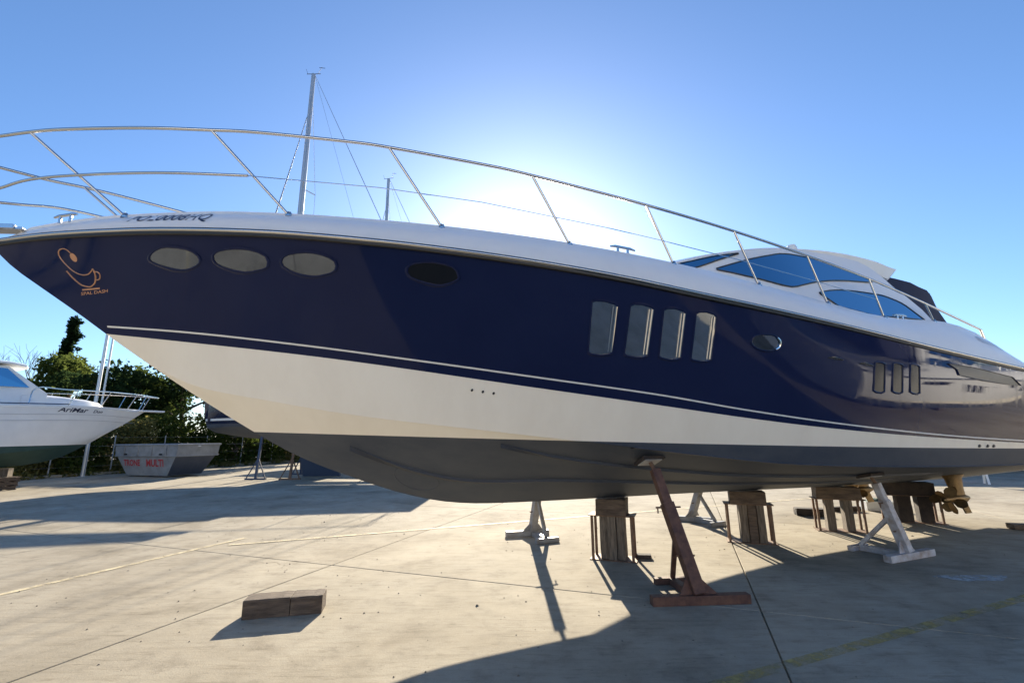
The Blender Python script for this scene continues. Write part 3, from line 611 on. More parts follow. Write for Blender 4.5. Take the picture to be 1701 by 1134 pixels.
# ------------------------------------------------------------------ props under the yacht
def keel_support(s, capw, cap_h, posts, rod_half, plate_z, label_bits, base_extra=False, top=None, capmat='timber'):
    p = yw(s, 0, 0); rz = GANG; top = STEM(s) - .002
    fr = tag(empty('steel_prop_frame', p, rz), label_bits[0], 'prop frame', 'steel frames under the keel')
    q = MB(); q.box((0, 0, plate_z - .006), (rod_half * 2 + .09, .34, .012)); q.build('top_plate', 'rust_steel', fr)
    q = MB(); q.box((0, 0, .006), (rod_half * 2 + .09, .34, .012)); q.build('base_plate', 'rust_steel', fr)
    for x in (-rod_half, rod_half):
        for y in (-.13, .13):
            q = MB(); q.box((x, y, plate_z / 2), (.034, .034, plate_z - .026)); q.build('upright', 'rust_steel', fr)
    for i, (x, y, w, d, mt) in enumerate(posts):
        q = MB(); hgt = plate_z - .026; n = 3 if w > .2 else 1
        q.rough((w, d, hgt), 2, 4, .004, seed=i * 7 + int(s * 100)); o = q.build('timber_post', mt, None, bevel=.006)
        off = Matrix.Rotation(rz, 3, 'Z') @ Vector((x, y, 0)); o.location = p + off + Vector((0, 0, .013)); o.rotation_euler = (0, 0, rz + random.uniform(-.04, .04))
        tag(o, label_bits[1][i], 'timber post', 'timber posts under the keel')
    q = MB(); q.rough((capw, .36, top - plate_z - .004), 4, 2, .007, seed=int(s * 10)); o = q.build('keel_block', capmat, None, bevel=.008); o.location = p + Vector((0, 0, plate_z)); o.rotation_euler = (0, 0, rz)
    tag(o, label_bits[2], 'timber block', 'timber blocks under the keel')
# positions along the keel measured aft from the bow
keel_support(7.43, .42, .2, [(-.115, .0, .11, .26, 'timber_post'), (.0, -.02, .115, .28, 'timber_post'), (.118, .0, .11, .26, 'timber_post')], .27, .585,
             ('rusty steel frame under the keel, nearest of the four', ['left one of three close timber posts in the nearest keel frame', 'middle one of three close timber posts in the nearest keel frame', 'right one of three close timber posts in the nearest keel frame'], 'dark timber block between the keel and the nearest prop frame'))
keel_support(9.98, .52, .2, [(-.085, .0, .12, .28, 'timber_post'), (.042, -.02, .12, .28, 'timber'), (.165, .0, .11, .28, 'timber_post')], .31, .585,
             ('rusty steel frame under the keel, second from the bow', ['left one of three packed timber posts in the second keel frame', 'middle one of three packed timber posts in the second keel frame', 'right one of three packed timber posts in the second keel frame'], 'wide brown timber block on the second prop frame from the bow'))
keel_support(12.1, .68, .2, [(-.14, .0, .13, .24, 'timber_post'), (.13, .0, .13, .24, 'timber_post')], .34, .545,
             ('rusty steel frame under the keel, third from the bow', ['left of two spaced timber posts in the third keel frame', 'right of two spaced timber posts in the third keel frame'], 'long dark timber block on the third prop frame from the bow'))
keel_support(14.15, .74, .2, [(-.12, .0, .22, .24, 'timber_black'), (.20, .0, .22, .24, 'timber_black')], .42, .50,
             ('rusty steel frame under the keel, beside the propellers', ['left of two dark posts in the keel frame beside the propellers', 'right of two dark posts in the keel frame beside the propellers'], 'blackened timber block under the keel beside the propellers'), capmat='timber_black')

def jack_stand(foot, top, n_hull, bar_a, bar_b, rear, mt, label, w=.115, pad=.30, mt_bar=None, group='stands propping the hull', foot2=None):
    """foot: base of the post on its cross bar; top: where the pad meets the hull"""
    foot, top, bar_a, bar_b, rear = map(Vector, (foot, top, bar_a, bar_b, rear)); mt_bar = mt_bar or mt
    e = tag(empty('jack_stand', foot), label, 'jack stand', group); O = foot
    q = MB(); q.bar(bar_a - O + Vector((0, 0, .045)), bar_b - O + Vector((0, 0, .045)), .10, .088); q.build('front_bar', mt_bar, e, bevel=.006)
    mid = foot.copy(); mid.z = 0
    d = (rear - mid).normalized()
    q = MB(); q.bar(mid - O + d * .052 + Vector((0, 0, .040)), rear - O + Vector((0, 0, .040)), .085, .078); q.build('spine_bar', mt_bar, e, bevel=.006)
    sd_ = Vector((-d.y, d.x, 0)); q = MB(); q.bar(rear - O + d * .04 - sd_ * .20 + Vector((0, 0, .036)), rear - O + d * .04 + sd_ * .20 + Vector((0, 0, .036)), .075, .07); q.build('rear_bar', mt_bar, e, bevel=.006)
    ax = (top - foot).normalized(); L = (top - foot).length
    q = MB(); a0 = foot - O + Vector((0, 0, .09)); q.bar(a0, a0 + ax * (L * .60), w, w, up=d); q.build('post', mt, e, bevel=.008)
    q = MB(); q.bar(a0 + ax * (L * .52), a0 + ax * (L - .22), w * .80, w * .80, up=d); q.build('inner_post', mt, e, bevel=.008)
    q = MB(); q.tube([a0 + ax * (L - .25), top - O - n_hull * .03], .022, 10); q.build('screw', 'rust_steel', e, True)
    q = MB(); c = a0 + ax * (L * .57); q.tube([c - sd_ * .14, c + sd_ * .14], .010, 8); q.tube([c + sd_ * .12, c + sd_ * .12 + Vector((0, 0, -.06))], .008, 6); q.build('locking_pin', 'rust_steel', e, True)
    q = MB(); c = a0 + ax * (L * .24); q.tube([c - sd_ * .10, c + sd_ * .10], .010, 8); q.build('locking_pin', 'rust_steel', e, True)
    q = MB(); q.bar(rear - O + Vector((0, 0, .075)), a0 + ax * (L * .42), .05, .05); q.build('brace', mt, e, bevel=.004)
    for sg in (-1, 1):
        q = MB(); q.prism([a0 + sd_ * sg * w * .5 + Vector((0, 0, -.004)), a0 + sd_ * sg * (w * .5 + .14) + Vector((0, 0, -.004)), a0 + sd_ * sg * w * .5 + ax * .16], d * .012); q.build('gusset', mt, e)
    z = -n_hull; x = YA - z * YA.dot(z); x.normalize(); y = z.cross(x); M = Matrix((x, y, z)).transposed()
    q = MB(); q.box(top - O - n_hull * .022, (pad, pad * .72, .036), M); pd = q.build('pad', 'timber_black', e, bevel=.006)
    q = MB(); q.box(top - O - n_hull * .044, (pad * .78, pad * .55, .010), M); q.build('pad_plate', 'stand_grey', pd)
def hull_bottom_contact(s, b):
    z = bottom_z(s, abs(b)); db = .02; slope = (bottom_z(s, abs(b) + db) - bottom_z(s, abs(b) - db)) / (2 * db); sg = 1 if b > 0 else -1
    n = (YN * (slope * sg) * -1 + Vector((0, 0, 1))); n.normalize()      # into the hull
    return yw(s, b, z), n
def mk_stand(s_top, b_top, foot, bar_a, bar_b, rear, mt, label, **k):
    t, n = hull_bottom_contact(s_top, b_top); t = t - n * .004; jack_stand((*foot, 0), t, n, (*bar_a, 0), (*bar_b, 0), (*rear, 0), mt, label, **k)
mk_stand(7.12, 1.30, (1.86, 5.02), (1.366, 4.99), (2.37, 5.045), (1.80, 5.62), 'rust_red', 'rust red steel stand propping the near side of the yacht', w=.125)
mk_stand(10.80, 1.42, (5.31, 6.60), (4.89, 6.43), (5.80, 6.80), (5.06, 7.12), 'stand_white', 'white painted stand propping the near side towards the stern')
mk_stand(6.95, -1.18, (.32, 8.34), (-.14, 8.27), (.60, 8.42), (.52, 7.86), 'stand_grey', 'grey stand propping the far side below the white forward hull')
mk_stand(10.55, -1.36, (3.55, 9.60), (3.18, 9.72), (3.92, 9.36), (3.80, 9.10), 'stand_grey', 'grey stand on the far side behind the red stand')

# ------------------------------------------------------------------ loose things on the concrete
def loose(name, c, d, rz, mt, label, cat, group=None, bevel=.012, tilt=0):
    q = MB(); q.rough(d, 3, 2, min(.008, d[2] * .06), seed=int(c[0] * 100)); o = q.build(name, mt, None, bevel=bevel * .6); o.location = (c[0], c[1], .003); o.rotation_euler = (tilt, 0, rz); return tag(o, label, cat, group)
bl = tag(empty('timber_baulk', (-2.25, 4.90, .002), R(12)), 'short brown timber baulk lying alone on the sunlit concrete', 'timber')
for x0, x1, dz in ((-.355, .062, .0), (.067, .355, -.004)):
    q = MB(); vs = []
    nx = 7
    rows = []
    for i in range(nx):
        x = lerp(x0, x1, i / (nx - 1)); j = lambda a: random.uniform(-a, a)
        rows.append([(x, -.115 + j(.004), .0), (x, -.118 + j(.004), .155 + dz + j(.003)), (x, -.105 + j(.004), .166 + dz + j(.002)), (x, .10 + j(.006), .167 + dz + j(.004)), (x, .115 + j(.005), .153 + dz), (x, .115, .0)])
    q.grid(rows, wrap=True); n6 = 6; q.f.append(tuple(range(6))); q.f.append(tuple((nx - 1) * 6 + k for k in range(6)))
    q.build('baulk_piece', 'timber', bl, bevel=.004)
loose('timber_offcut', (6.22, 10.1), (.55, .26, .14), R(-18), 'timber_black', 'dark timber offcut lying behind the second keel frame', 'timber')
loose('timber_offcut', (7.3, 10.55), (.62, .13, .10), R(5), 'timber_black', 'thin dark timber behind the third keel frame', 'timber')
loose('timber_offcut', (9.0, 8.42), (.62, .18, .09), R(-14), 'timber', 'thin timber piece at the right edge near the stern', 'timber')
loose('timber_offcut', (1.80, 6.80), (.20, .12, .05), R(-10), 'timber_black', 'small wedge lying beside the nearest keel frame', 'timber', bevel=.006)
tr_ = tag(empty('net_crate', (8.15, 10.75, .003), R(-10)), 'low white edged crate of green netting behind the white stand', 'crate')
q = MB(); q.box((0, 0, .015), (.62, .42, .03)); q.build('crate_floor', 'white_plastic', tr_)
for y in (-.2, .2):
    q = MB(); q.box((0, y, .11), (.62, .02, .15)); q.build('crate_wall', 'white_plastic', tr_)
for x in (-.3, .3):
    q = MB(); q.box((x, 0, .11), (.02, .378, .15)); q.build('crate_wall', 'white_plastic', tr_)
q = MB(); rows = []
for i in range(13):
    x = lerp(-.28, .28, i / 12); rows.append([(x, lerp(-.18, .18, j / 9), .14 + .10 * math.sin(math.pi * i / 12) * math.sin(math.pi * j / 9) + random.uniform(-.02, .02)) for j in range(10)])
q.grid(rows); o = q.build('fishing_net', 'dark_net', None, True, ang=20); o.location = (8.15, 10.75, .003); o.rotation_euler = (0, 0, R(-10)); tag(o, 'heap of green netting inside the low crate', 'net')

# ------------------------------------------------------------------ other boats
def boat_hull(parent, L, stem, chz, chb, shz, shb, ch0, paint, mats, bulge=.0, n=44, transom_rake=.0):
    """constant-station hull: stem/keel profile, chine and sheer curves; painted below z = paint(x)"""
    mb = MB(); s0 = stem[0][0]; ST = pchip(stem); CZ = pchip(chz); SZ = pchip(shz)
    xs = sorted(set([s0 + (L - s0) * (i / n) ** 1.3 for i in range(n + 1)] + [ch0])); 
    for side in (1, -1):
        rows = []
        for x in xs:
            k = (0, ST(x)); c = (chb(x), CZ(x)) if x > ch0 else k; s = (shb(x), SZ(x)); row = []
            for t in range(9): w = t / 8; row.append((lerp(s[0], c[0], w) + bulge * math.sin(math.pi * w) * min(1, s[0]), lerp(s[1], c[1], w)))
            for t in range(1, 7): w = t / 6; row.append((lerp(c[0], k[0], w), lerp(c[1], k[1], w) - bulge * .8 * math.sin(math.pi * w) * min(1, c[0])))
            rows.append([(x, b * side, z) for b, z in row])
        mb.grid(rows); mb.add([r for r in rows[-1]] + [(L, 0, rows[-1][0][2])], [tuple(range(len(rows[-1]) + 1))])
    parts = []
    for keep in (1, -1):
        me = bpy.data.meshes.new('h'); me.from_pydata([(x, y, z - paint(x)) for x, y, z in mb.v], [], mb.f); bm = bmesh.new(); bm.from_mesh(me)
        bmesh.ops.bisect_plane(bm, geom=bm.verts[:] + bm.edges[:] + bm.faces[:], dist=1e-5, plane_co=(0, 0, 0), plane_no=(0, 0, keep), clear_inner=True); bm.verts.index_update()
        q = MB(); q.add([(v.co.x, v.co.y, v.co.z + paint(v.co.x)) for v in bm.verts], [[v.index for v in f.verts] for f in bm.faces]); bm.free()
        parts.append(q.build('topsides' if keep > 0 else 'bottom', mats[0 if keep > 0 else 1], parent, True, ang=30))
    dk = MB(); rows = [[(x, shb(x) * t, SZ(x) + .06 * (1 - abs(t)) - .01) for t in (-1, -.5, 0, .5, 1)] for x in xs]; dk.grid(rows); dk.build('deck', mats[2], parent, True)
    return ST, CZ, SZ, xs
# -- white fishing cruiser on pallets at the left
fb = tag(empty('fishing_boat', (-16.3, 21.2, 0), R(-118)), 'white cabin fishing boat with green bottom raised on pallets', 'boat')
fsb = mkb(1.42, 4.6, 2.0, .6); fcb = mkb(1.25, 5.0, 1.9, 1.6)
FST, FCZ, FSZ, _ = boat_hull(fb, 9.4, [(.6, 2.98), (1.2, 2.48), (1.9, 1.98), (2.6, 1.46), (3.3, 1.05), (4.4, .82), (9.4, .74)], [(1.6, 2.2), (2.6, 1.75), (4.0, 1.42), (6, 1.26), (9.4, 1.2)], fcb, [(.6, 2.98), (2.5, 3.05), (5, 2.98), (9.4, 2.85)], fsb, 1.6, lambda x: 1.60 - .012 * x, ('fishing_white', 'fishing_green', 'fishing_white'), .03)
def fside(x, z): w = (z - FCZ(x)) / (FSZ(x) - FCZ(x)); return lerp(fcb(x), fsb(x), w) + .03 * math.sin(math.pi * min(max(w, 0), 1)) * min(1, fsb(x))
for dz, nm, mt, th in ((.33, 'hull_groove', 'letter_grey', .008), (.55, 'hull_groove', 'letter_grey', .008), (.06, 'gunwale_strake', 'white_gelcoat', .05), (-.05, 'blue_stripe', 'letter_navy', .035)):
    for sg in (1, -1):
        q = MB(); x0 = 3.6 if nm == 'blue_stripe' else 1.0
        rows = []
        for i in range(31):
            x = lerp(x0, 9.35, i / 30); z = FSZ(x) - dz
            bb = fside(x, min(z, FSZ(x))) if dz > 0 else fsb(x) - .02
            rows.append([(x, sg * (bb + o), z + e) for e, o in ((-th / 2, 0), (-th / 2, .014), (th / 2, .014), (th / 2, 0))])
        q.grid(rows); q.build(nm, mt, fb, True)
q = MB(); q.box((.45, 0, 2.99), (1.1, .42, .07)); q.build('bow_platform', 'fishing_white', fb, bevel=.02)
q = MB()   # trunk cabin and wheelhouse
rows = []
for x, hb, z in ((2.2, .35, 3.06), (2.5, .62, 3.22), (3.0, .85, 3.30), (3.7, 1.0, 3.36), (4.3, 1.08, 3.40), (4.9, 1.10, 3.42)):
    rows.append([(x, -hb, 2.97), (x, -hb * .96, z - .08), (x, -hb * .85, z), (x, 0, z + .07), (x, hb * .85, z), (x, hb * .96, z - .08), (x, hb, 2.97)])
q.grid(rows); q.build('trunk_cabin', 'fishing_white', fb, True, ang=45)
q = MB(); rows = []
for x, z0, z1, hb in ((4.25, 2.97, 3.44, 1.08), (5.35, 2.97, 4.34, 1.02), (7.4, 2.95, 4.36, 1.02), (7.45, 2.95, 4.36, 1.02)):
    rows.append([(x, -hb, z0), (x, -hb * (1 - .1 * (z1 > 4)), z1), (x, 0, z1 + .05), (x, hb * (1 - .1 * (z1 > 4)), z1), (x, hb, z0)])
q.grid(rows); q.f.append((15, 16, 17, 18, 19)); q.build('wheelhouse', 'fishing_white', fb, True, ang=25)
q = MB(); rows = []
for x, hb, z in ((4.75, .55, 4.40), (4.9, .95, 4.43), (5.3, 1.12, 4.47), (6.5, 1.15, 4.50), (7.7, 1.12, 4.46)):
    rows.append([(x, hb * t, z + .13 * (1 - t * t)) for t in (-1, -.8, -.4, 0, .4, .8, 1)] + [(x, hb * t, z - .06) for t in (1, -1)])
q.grid(rows, wrap=True); q.f.append(tuple(range(9))); q.f.append(tuple(range(36, 45))); q.build('wheelhouse_roof', 'fishing_white', fb, True, ang=40)
for sg in (1, -1):
    q = MB(); q.add([(4.75, sg * 1.060, 3.62), (5.38, sg * .955, 4.26), (6.1, sg * .955, 4.26), (6.1, sg * 1.03, 3.60)], [(0, 1, 2, 3)]); q.build('side_window', 'mirror_glass', fb)
    q = MB(); q.add([(6.25, sg * 1.03, 3.60), (6.25, sg * .955, 4.26), (7.2, sg * .955, 4.26), (7.2, sg * 1.03, 3.60)], [(0, 1, 2, 3)]); q.build('side_window', 'mirror_glass', fb)
for y0, y1 in ((-.92, -.34), (-.30, .30), (.34, .92)):
    q = MB(); q.add([(4.40, y0, 3.56), (4.40, y1, 3.56), (5.24, y1 * .93, 4.28), (5.24, y0 * .93, 4.28)], [(0, 1, 2, 3)]); q.build('windscreen', 'port_glass', fb)
q = MB(); fr = [(4.6, -1.2, 3.62), (3.8, -1.25, 3.62), (2.4, -.98, 3.66), (1.2, -.52, 3.66), (.35, -.16, 3.62)]
fr = [(4.75, -1.3, 3.05)] + fr; q.tube(catmull(fr + [(.15, 0, 3.60)] + [(x, -y, z) for x, y, z in reversed(fr)], 4), .022, 6); q.build('bow_rail', 'steel', fb, True)
for x, y in ((3.4, 1.2), (2.3, .95), (1.2, .52), (.55, .2)):
    for sg in (1, -1): q = MB(); q.tube([(x + .25, sg * (fsb(x + .25) - .05 if x > .6 else .15), 3.0), (x, sg * y, 3.65)], .018, 6); q.build('stanchion', 'steel', fb)
def side_text(txt, x0, x1, z0, hgt, shear, bold=.02):
    vs, fs, w = text2d(txt, 1, shear, bold); q = MB(); pts = []
    for x, y in vs:
        px = lerp(x0, x1, x / w); z = z0 + y * hgt / .7; pts.append((px, fside(px, z) + .006, z))
    q.add(pts, fs); q.build('lettering', 'letter_navy', fb, merge=False)['label'] = 'dark blue slanted boat name'
side_text('AriMar', 3.92, 2.95, 2.79, .17, .3); side_text('Don', 2.78, 2.42, 2.80, .11, .3)
for k in range(3):      # stack of pallets below the fishing boat, each with its own boards
    pl = tag(empty('wooden_pallet', (-18.75, 17.1, k * .148 + .004), R(-28 + 4 * k)), ['wooden pallet lowest in the stack under the fishing boat', 'wooden pallet in the middle of the stack under the fishing boat', 'wooden pallet topmost in the stack under the fishing boat'][k], 'pallet', 'pallets under the fishing boat')
    for y in (-.36, -.12, .12, .36):
        q = MB(); q.box((0, y, .133), (1.2, .17, .022)); q.build('deck_board', 'timber', pl)
    for y in (-.36, 0, .36):
        q = MB(); q.box((0, y, .011), (1.2, .12, .020)); q.build('bottom_board', 'timber', pl)
    for x in (-.52, 0, .52):
        q = MB(); q.box((x, 0, .071), (.12, .8, .098)); q.build('bearer', 'timber', pl)
q = MB(); q.box((0, 0, .15), (.34, .3, .30)); o = q.build('timber_block', 'timber_post', None, bevel=.01); o.location = (-18.65, 17.25, .449); o.rotation_euler = (0, 0, R(20)); tag(o, 'pale timber block standing on the pallet stack', 'timber block')
# -- navy sailing yacht behind the bow, bow to the left
sbt = tag(empty('sailing_yacht', (-14.6, 21.6, 0), R(2)), 'navy sailing yacht with tall mast standing behind the motor yacht', 'sailing boat')
ssb = lambda x: 1.95 * (1 - (1 - min(max(x / 7.0, 0), 1)) ** 2.0) * (1 - .14 * max(0, (x - 8) / 4.6)); scb = lambda x: ssb(x) * .80 if x > .35 else 0
SST, SCZ, SSZ, _ = boat_hull(sbt, 12.4, [(0, 3.72), (.12, 2.7), (.35, 2.25), (1.2, 1.95), (3, 1.72), (6, 1.62), (9, 1.75), (12.4, 2.25)], [(.35, 2.25), (2, 2.28), (5, 2.12), (9, 2.12), (12.4, 2.42)], scb, [(0, 3.72), (5, 3.52), (12.4, 3.42)], ssb, .35, lambda x: 2.42, ('sail_navy', 'antifouling', 'white_gelcoat'), .08)
def sside(x, z): w = (z - SCZ(x)) / (SSZ(x) - SCZ(x)); w = min(max(w, 0), 1); return lerp(scb(x), ssb(x), w) + .08 * math.sin(math.pi * w) * min(1, ssb(x))
q = MB()
for sg in (1, -1): q.grid([[(x, sg * (sside(x, z) + .006), z) for z in (2.56, 2.66)] for x in [.2 + .4 * i for i in range(31)]])
q.build('boot_stripe', 'stripe_white', sbt)
q = MB(); q.grid([[(4.9, -.05, .02), (4.9, .05, .02), (6.6, .10, .02), (6.6, -.10, .02)], [(4.6, -.10, 1.75), (4.6, .10, 1.75), (6.5, .14, 1.75), (6.5, -.14, 1.75)]], wrap=True); q.f += [(0, 1, 2, 3)]; q.build('fin_keel', 'sail_blue', sbt)
q = MB(); q.grid([[(11.2, -.04, .6), (11.2, .04, .6), (11.7, .03, .6), (11.7, -.03, .6)], [(11.0, -.06, 2.1), (11.0, .06, 2.1), (11.7, .04, 2.1), (11.7, -.04, 2.1)]], wrap=True); q.f += [(0, 1, 2, 3)]; q.build('rudder', 'sail_blue', sbt)
q = MB(); rows = []
for x, hb, z in ((3.0, .3, 3.56), (3.6, .8, 3.80), (5.2, 1.1, 3.92), (7.5, 1.2, 4.02), (8.4, 1.2, 3.98)): rows.append([(x, -hb, 3.5), (x, -hb * .85, z), (x, 0, z + .08), (x, hb * .85, z), (x, hb, 3.5)])
q.grid(rows); q.f.append((20, 21, 22, 23, 24)); q.build('coachroof', 'white_gelcoat', sbt, True, ang=40)
MX, MTOP = 3.66, 21.6
q = MB(); q.tube([(MX, 0, 1.9), (MX, 0, 12), (MX + .02, 0, MTOP)], [.15, .15, .11], 12); mast = q.build('mast', 'alu', sbt, True)
q = MB(); q.tube([(MX - .35, 0, MTOP + .02), (MX + .4, 0, MTOP + .05)], .018, 6); q.tube([(MX - .3, 0, MTOP), (MX - .42, 0, MTOP + .35)], .008, 5); q.tube([(MX + .25, 0, MTOP + .04), (MX + .45, 0, MTOP + .5)], .008, 5); q.tube([(MX + .3, 0, MTOP + .45), (MX + .62, 0, MTOP + .42)], .014, 5); q.build('masthead_gear', 'rubber', mast)
for zz, hw in ((8.4, .95), (14.6, .75)):
    for sg in (1, -1): q = MB(); q.tube([(MX, 0, zz), (MX + .35, sg * hw, zz + .05)], .03, 6); q.build('spreader', 'alu', mast)
def stay(a, b, r=.010): q = MB(); q.tube([a, b], r, 5); q.build('stay', 'wire', sbt)
q = MB(); q.tube([(.25, 0, 3.75), (1.3, 0, 7.6), (MX - .12, 0, 18.9)], [.05, .055, .02], 6); q.build('furled_headsail', 'wire', sbt, True)
stay((MX + .1, 0, MTOP - .05), (12.2, .9, 3.5)); stay((MX + .1, 0, MTOP - .05), (12.2, -.9, 3.5)); stay((MX + .1, 0, MTOP - .1), (8.9, 0, 4.9), .007)
for sg in (1, -1):
    stay((MX, 0, MTOP - .6), (MX + .35, sg * .75, 14.65)); stay((MX + .35, sg * .75, 14.65), (MX + .35, sg * .95, 8.45)); stay((MX + .35, sg * .95, 8.45), (MX + .3, sg * 1.7, 3.5)); stay((MX, 0, 8.6), (MX + .6, sg * 1.65, 3.5)); stay((MX, 0, 14.5), (MX + .35, sg * .95, 8.45), .007)
q = MB(); q.tube([(MX + .15, 0, 4.85), (8.9, 0, 4.80)], .07, 8); bm_ = q.build('boom', 'alu', sbt, True)
q = MB(); q.tube([(MX + .15, 0, 5.15), (MX + .6, 0, 5.10), (6.8, 0, 5.03), (8.7, 0, 4.98)], [.16, .20, .17, .10], 8); q.build('sail_cover', 'canvas_navy', bm_, True)
q = MB(); rl = [(x, ssb(x) - .06, SSZ(x) + .62) for x in (.3, 2, 4, 6, 8, 10, 12)]; q.tube(rl + [(x, -y, z) for x, y, z in reversed(rl)], .014, 5); q.build('guard_rail', 'steel', sbt)
for x in (.4, 2, 4, 6, 8, 10, 11.9):
    for sg in (1, -1): q = MB(); q.tube([(x, sg * (ssb(x) - .06), SSZ(x) - .02), (x, sg * (ssb(x) - .06), SSZ(x) + .62)], .014, 5); q.build('stanchion', 'steel', sbt)
# second sailing yacht further away, hull hidden, masthead showing above the rail
sb2 = copy_tree(sbt); sb2.location = (-13.2, 32.6, .0); sb2.rotation_euler = (0, 0, R(-6)); tag(sb2, 'farther sailing yacht of which only the masthead shows above the deck', 'sailing boat')
SBM = Matrix.Translation(sbt.location) @ Matrix.Rotation(R(2), 4, 'Z')
for i, (x, sg, lab) in enumerate(((3.4, -1, 'dark stand under the forward hull of the navy sailing yacht'), (5.0, -1, 'grey stand beside the blue keel of the navy sailing yacht'), (8.6, -1, 'stand under the aft hull of the navy sailing yacht'), (4.2, 1, 'stand on the far side of the navy sailing yacht'), (8.8, 1, 'stand on the far side of the navy sailing yacht towards its stern'))):
    yb = sg * sside(x, 2.14) * .97; e = tag(empty('boat_stand', SBM @ Vector((x, yb * 1.15, 0)), R(2)), lab, 'boat stand', 'stands under the navy sailing yacht')
    mt = ('stand_blue', 'rust_steel', 'stand_grey')[i % 3]; dy = -yb * .22; zt = 2.14
    q = MB(); q.bar((0, 0, .05), (0, dy, zt - .06), .09, .09); q.build('post', mt, e)
    q = MB(); q.box((0, 0, .03), (.9, .10, .06)); q.build('base_bar', mt, e)
    for sx in (-.4, .4): q = MB(); q.bar((sx, 0, .06), (0, dy * .3, .9), .04, .04); q.build('brace', mt, e)
    q = MB(); q.box((0, dy, zt - .05), (.28, .2, .05)); q.build('pad', 'timber', e)
# -- dark blue hull standing beyond the stern
db_ = tag(empty('dark_hull_boat', (13.0, 21.5, 0), R(2)), 'dark blue hull standing low beyond the yacht stern', 'boat')
dsb = mkb(1.6, 5.5, 2.0, .5); dcb = mkb(1.4, 6, 1.9, 1.4)
boat_hull(db_, 13.0, [(.5, 2.3), (1.4, 1.5), (2.4, .85), (3.8, .5), (13, .42)], [(1.4, 1.5), (3, 1.1), (6, .85), (13, .75)], dcb, [(.5, 2.3), (6, 2.05), (13, 1.95)], dsb, 1.4, lambda x: .80, ('sail_navy', 'sail_blue', 'canvas_navy'), .03)
for i, (x, y) in enumerate(((4.5, 0), (10.5, 0))):
    o = loose('support_block', (0, 0), (.5, 1.0, .44), R(2), 'timber', ['timber block under the forward keel of the dark blue hull', 'timber block under the aft keel of the dark blue hull'][i], 'timber block', bevel=.01); p = Matrix.Translation((13, 21.5, 0)) @ Matrix.Rotation(R(2), 4, 'Z') @ Vector((x, y, 0)); o.location = (p.x, p.y, .003)
q = MB(); q.bar((0, -.5, .78), (0, .5, .82), .10, .16); o = tag(empty('trestle', (15.3, 15.9, 0), R(60)), 'orange topped trestle with white legs at the right edge', 'trestle'); q.build('top_beam', 'orange', o, bevel=.01)
for y in (-.4, .4):
    for x in (-.22, .22): q = MB(); q.bar((x, y, .0), (0, y, .70), .05, .05); q.build('leg', 'white_plastic', o)

# ------------------------------------------------------------------ skip, poles, kerb
sk = tag(empty('rubbish_skip', (-17.35, 23.42, 0), GANG), 'grey steel rubbish skip with red lettering in front of the hedge', 'skip')
sk.scale = (1.27, 1, 1)
def ringz(lx, ly, z): return [(-lx, -ly, z), (lx, -ly, z), (lx, ly, z), (-lx, ly, z)]
q = MB(); q.grid([ringz(1.15, .82, .06), ringz(1.68, .98, .98)], wrap=True); q.f.append((0, 1, 2, 3)); q.build('body', 'skip_grey', sk)
q = MB(); q.grid([ringz(1.74, 1.02, .98), ringz(1.80, 1.04, 1.50)], wrap=True); q.build('side_band', 'skip_grey', sk)
q = MB(); L4 = ringz(1.81, 1.05, 1.50); q.tube(L4, .045, 6, closed=True); q.build('rim', 'skip_grey', sk)
q = MB(); L4 = ringz(1.74, 1.02, .98); q.tube(L4, .035, 6, closed=True); q.build('rib', 'skip_grey', sk)
for x in (-1.2, -.4, .4, 1.2): q = MB(); q.box((x, -1.05, 1.22), (.05, .05, .5)); q.build('stiffener', 'skip_grey', sk)
q = MB(); q.add([(1.165, -.815, .08), (1.165, .815, .08), (1.685, .975, .97), (1.685, -.975, .97)], [(0, 1, 2, 3)]); q.build('end_shade', 'skip_end_shade', sk)  # sheet over the sloping end, its shade painted in as dark colour
for x in (-1.0, 1.0): q = MB(); q.tube([(x, -1.08, 1.06), (x, -1.17, 1.06)], .04, 8); q.build('lifting_lug', 'rubber', sk, True)
for txt, x0, w_, z0, hh in (('TRONE', -1.28, .95, .52, .28), ('MULTI', .02, .98, .50, .32)):
    vs, fs, w = text2d(txt, 1, 0, .03); q = MB(); pts = []
    for x, y in vs: z = z0 + y * hh / .7; pts.append((x0 + x / w * w_, -lerp(.82, .98, (z - .06) / .92) - .008, z))
    q.add(pts, fs); q.build('lettering', 'letter_red', sk, merge=False)
q = MB()
for k in range(22):
    a = random.uniform(-1.5, 1.5); b = random.uniform(-.8, .8); q.bar((a, b, 1.30 + random.uniform(0, .08)), (a + random.uniform(-.5, .5), b + random.uniform(-.4, .4), 1.38 + random.uniform(0, .16)), .10, .03)
q.build('rubbish_load', 'fishing_white', sk)
for (x, y, hgt, lean, lab, r) in ((-21.2, 23.2, 8.4, .0, 'thicker pale mast pole beyond the fishing boat', .085), (-22.5, 25.0, 8.6, .0, 'thinner grey mast pole beyond the fishing boat', .055)):
    p = tag(empty('mast_pole', (x, y, 0)), lab, 'pole', 'poles by the hedge'); q = MB(); q.tube([(0, 0, 0), (lean, 0, hgt)], [r, r * .8], 10); q.build('shaft', 'alu', p, True); q = MB(); q.lathe([(0, .02), (.22, .02), (.22, 0)], n=14); q.build('base_plate', 'galv', p)
kd = Vector((.33, .944, 0))
q = MB(); q.bar((-24.6, 16.0, .06), (-16.4, 39.5, .06), .25, .12); tag(q.build('kerb', 'concrete', None, bevel=.02), 'low concrete kerb along the foot of the hedge', kind='structure')
mat('earth', (.06, .05, .035), .95, var=(.10, .085, .05), scale=3, bump=.5, bscale=12)
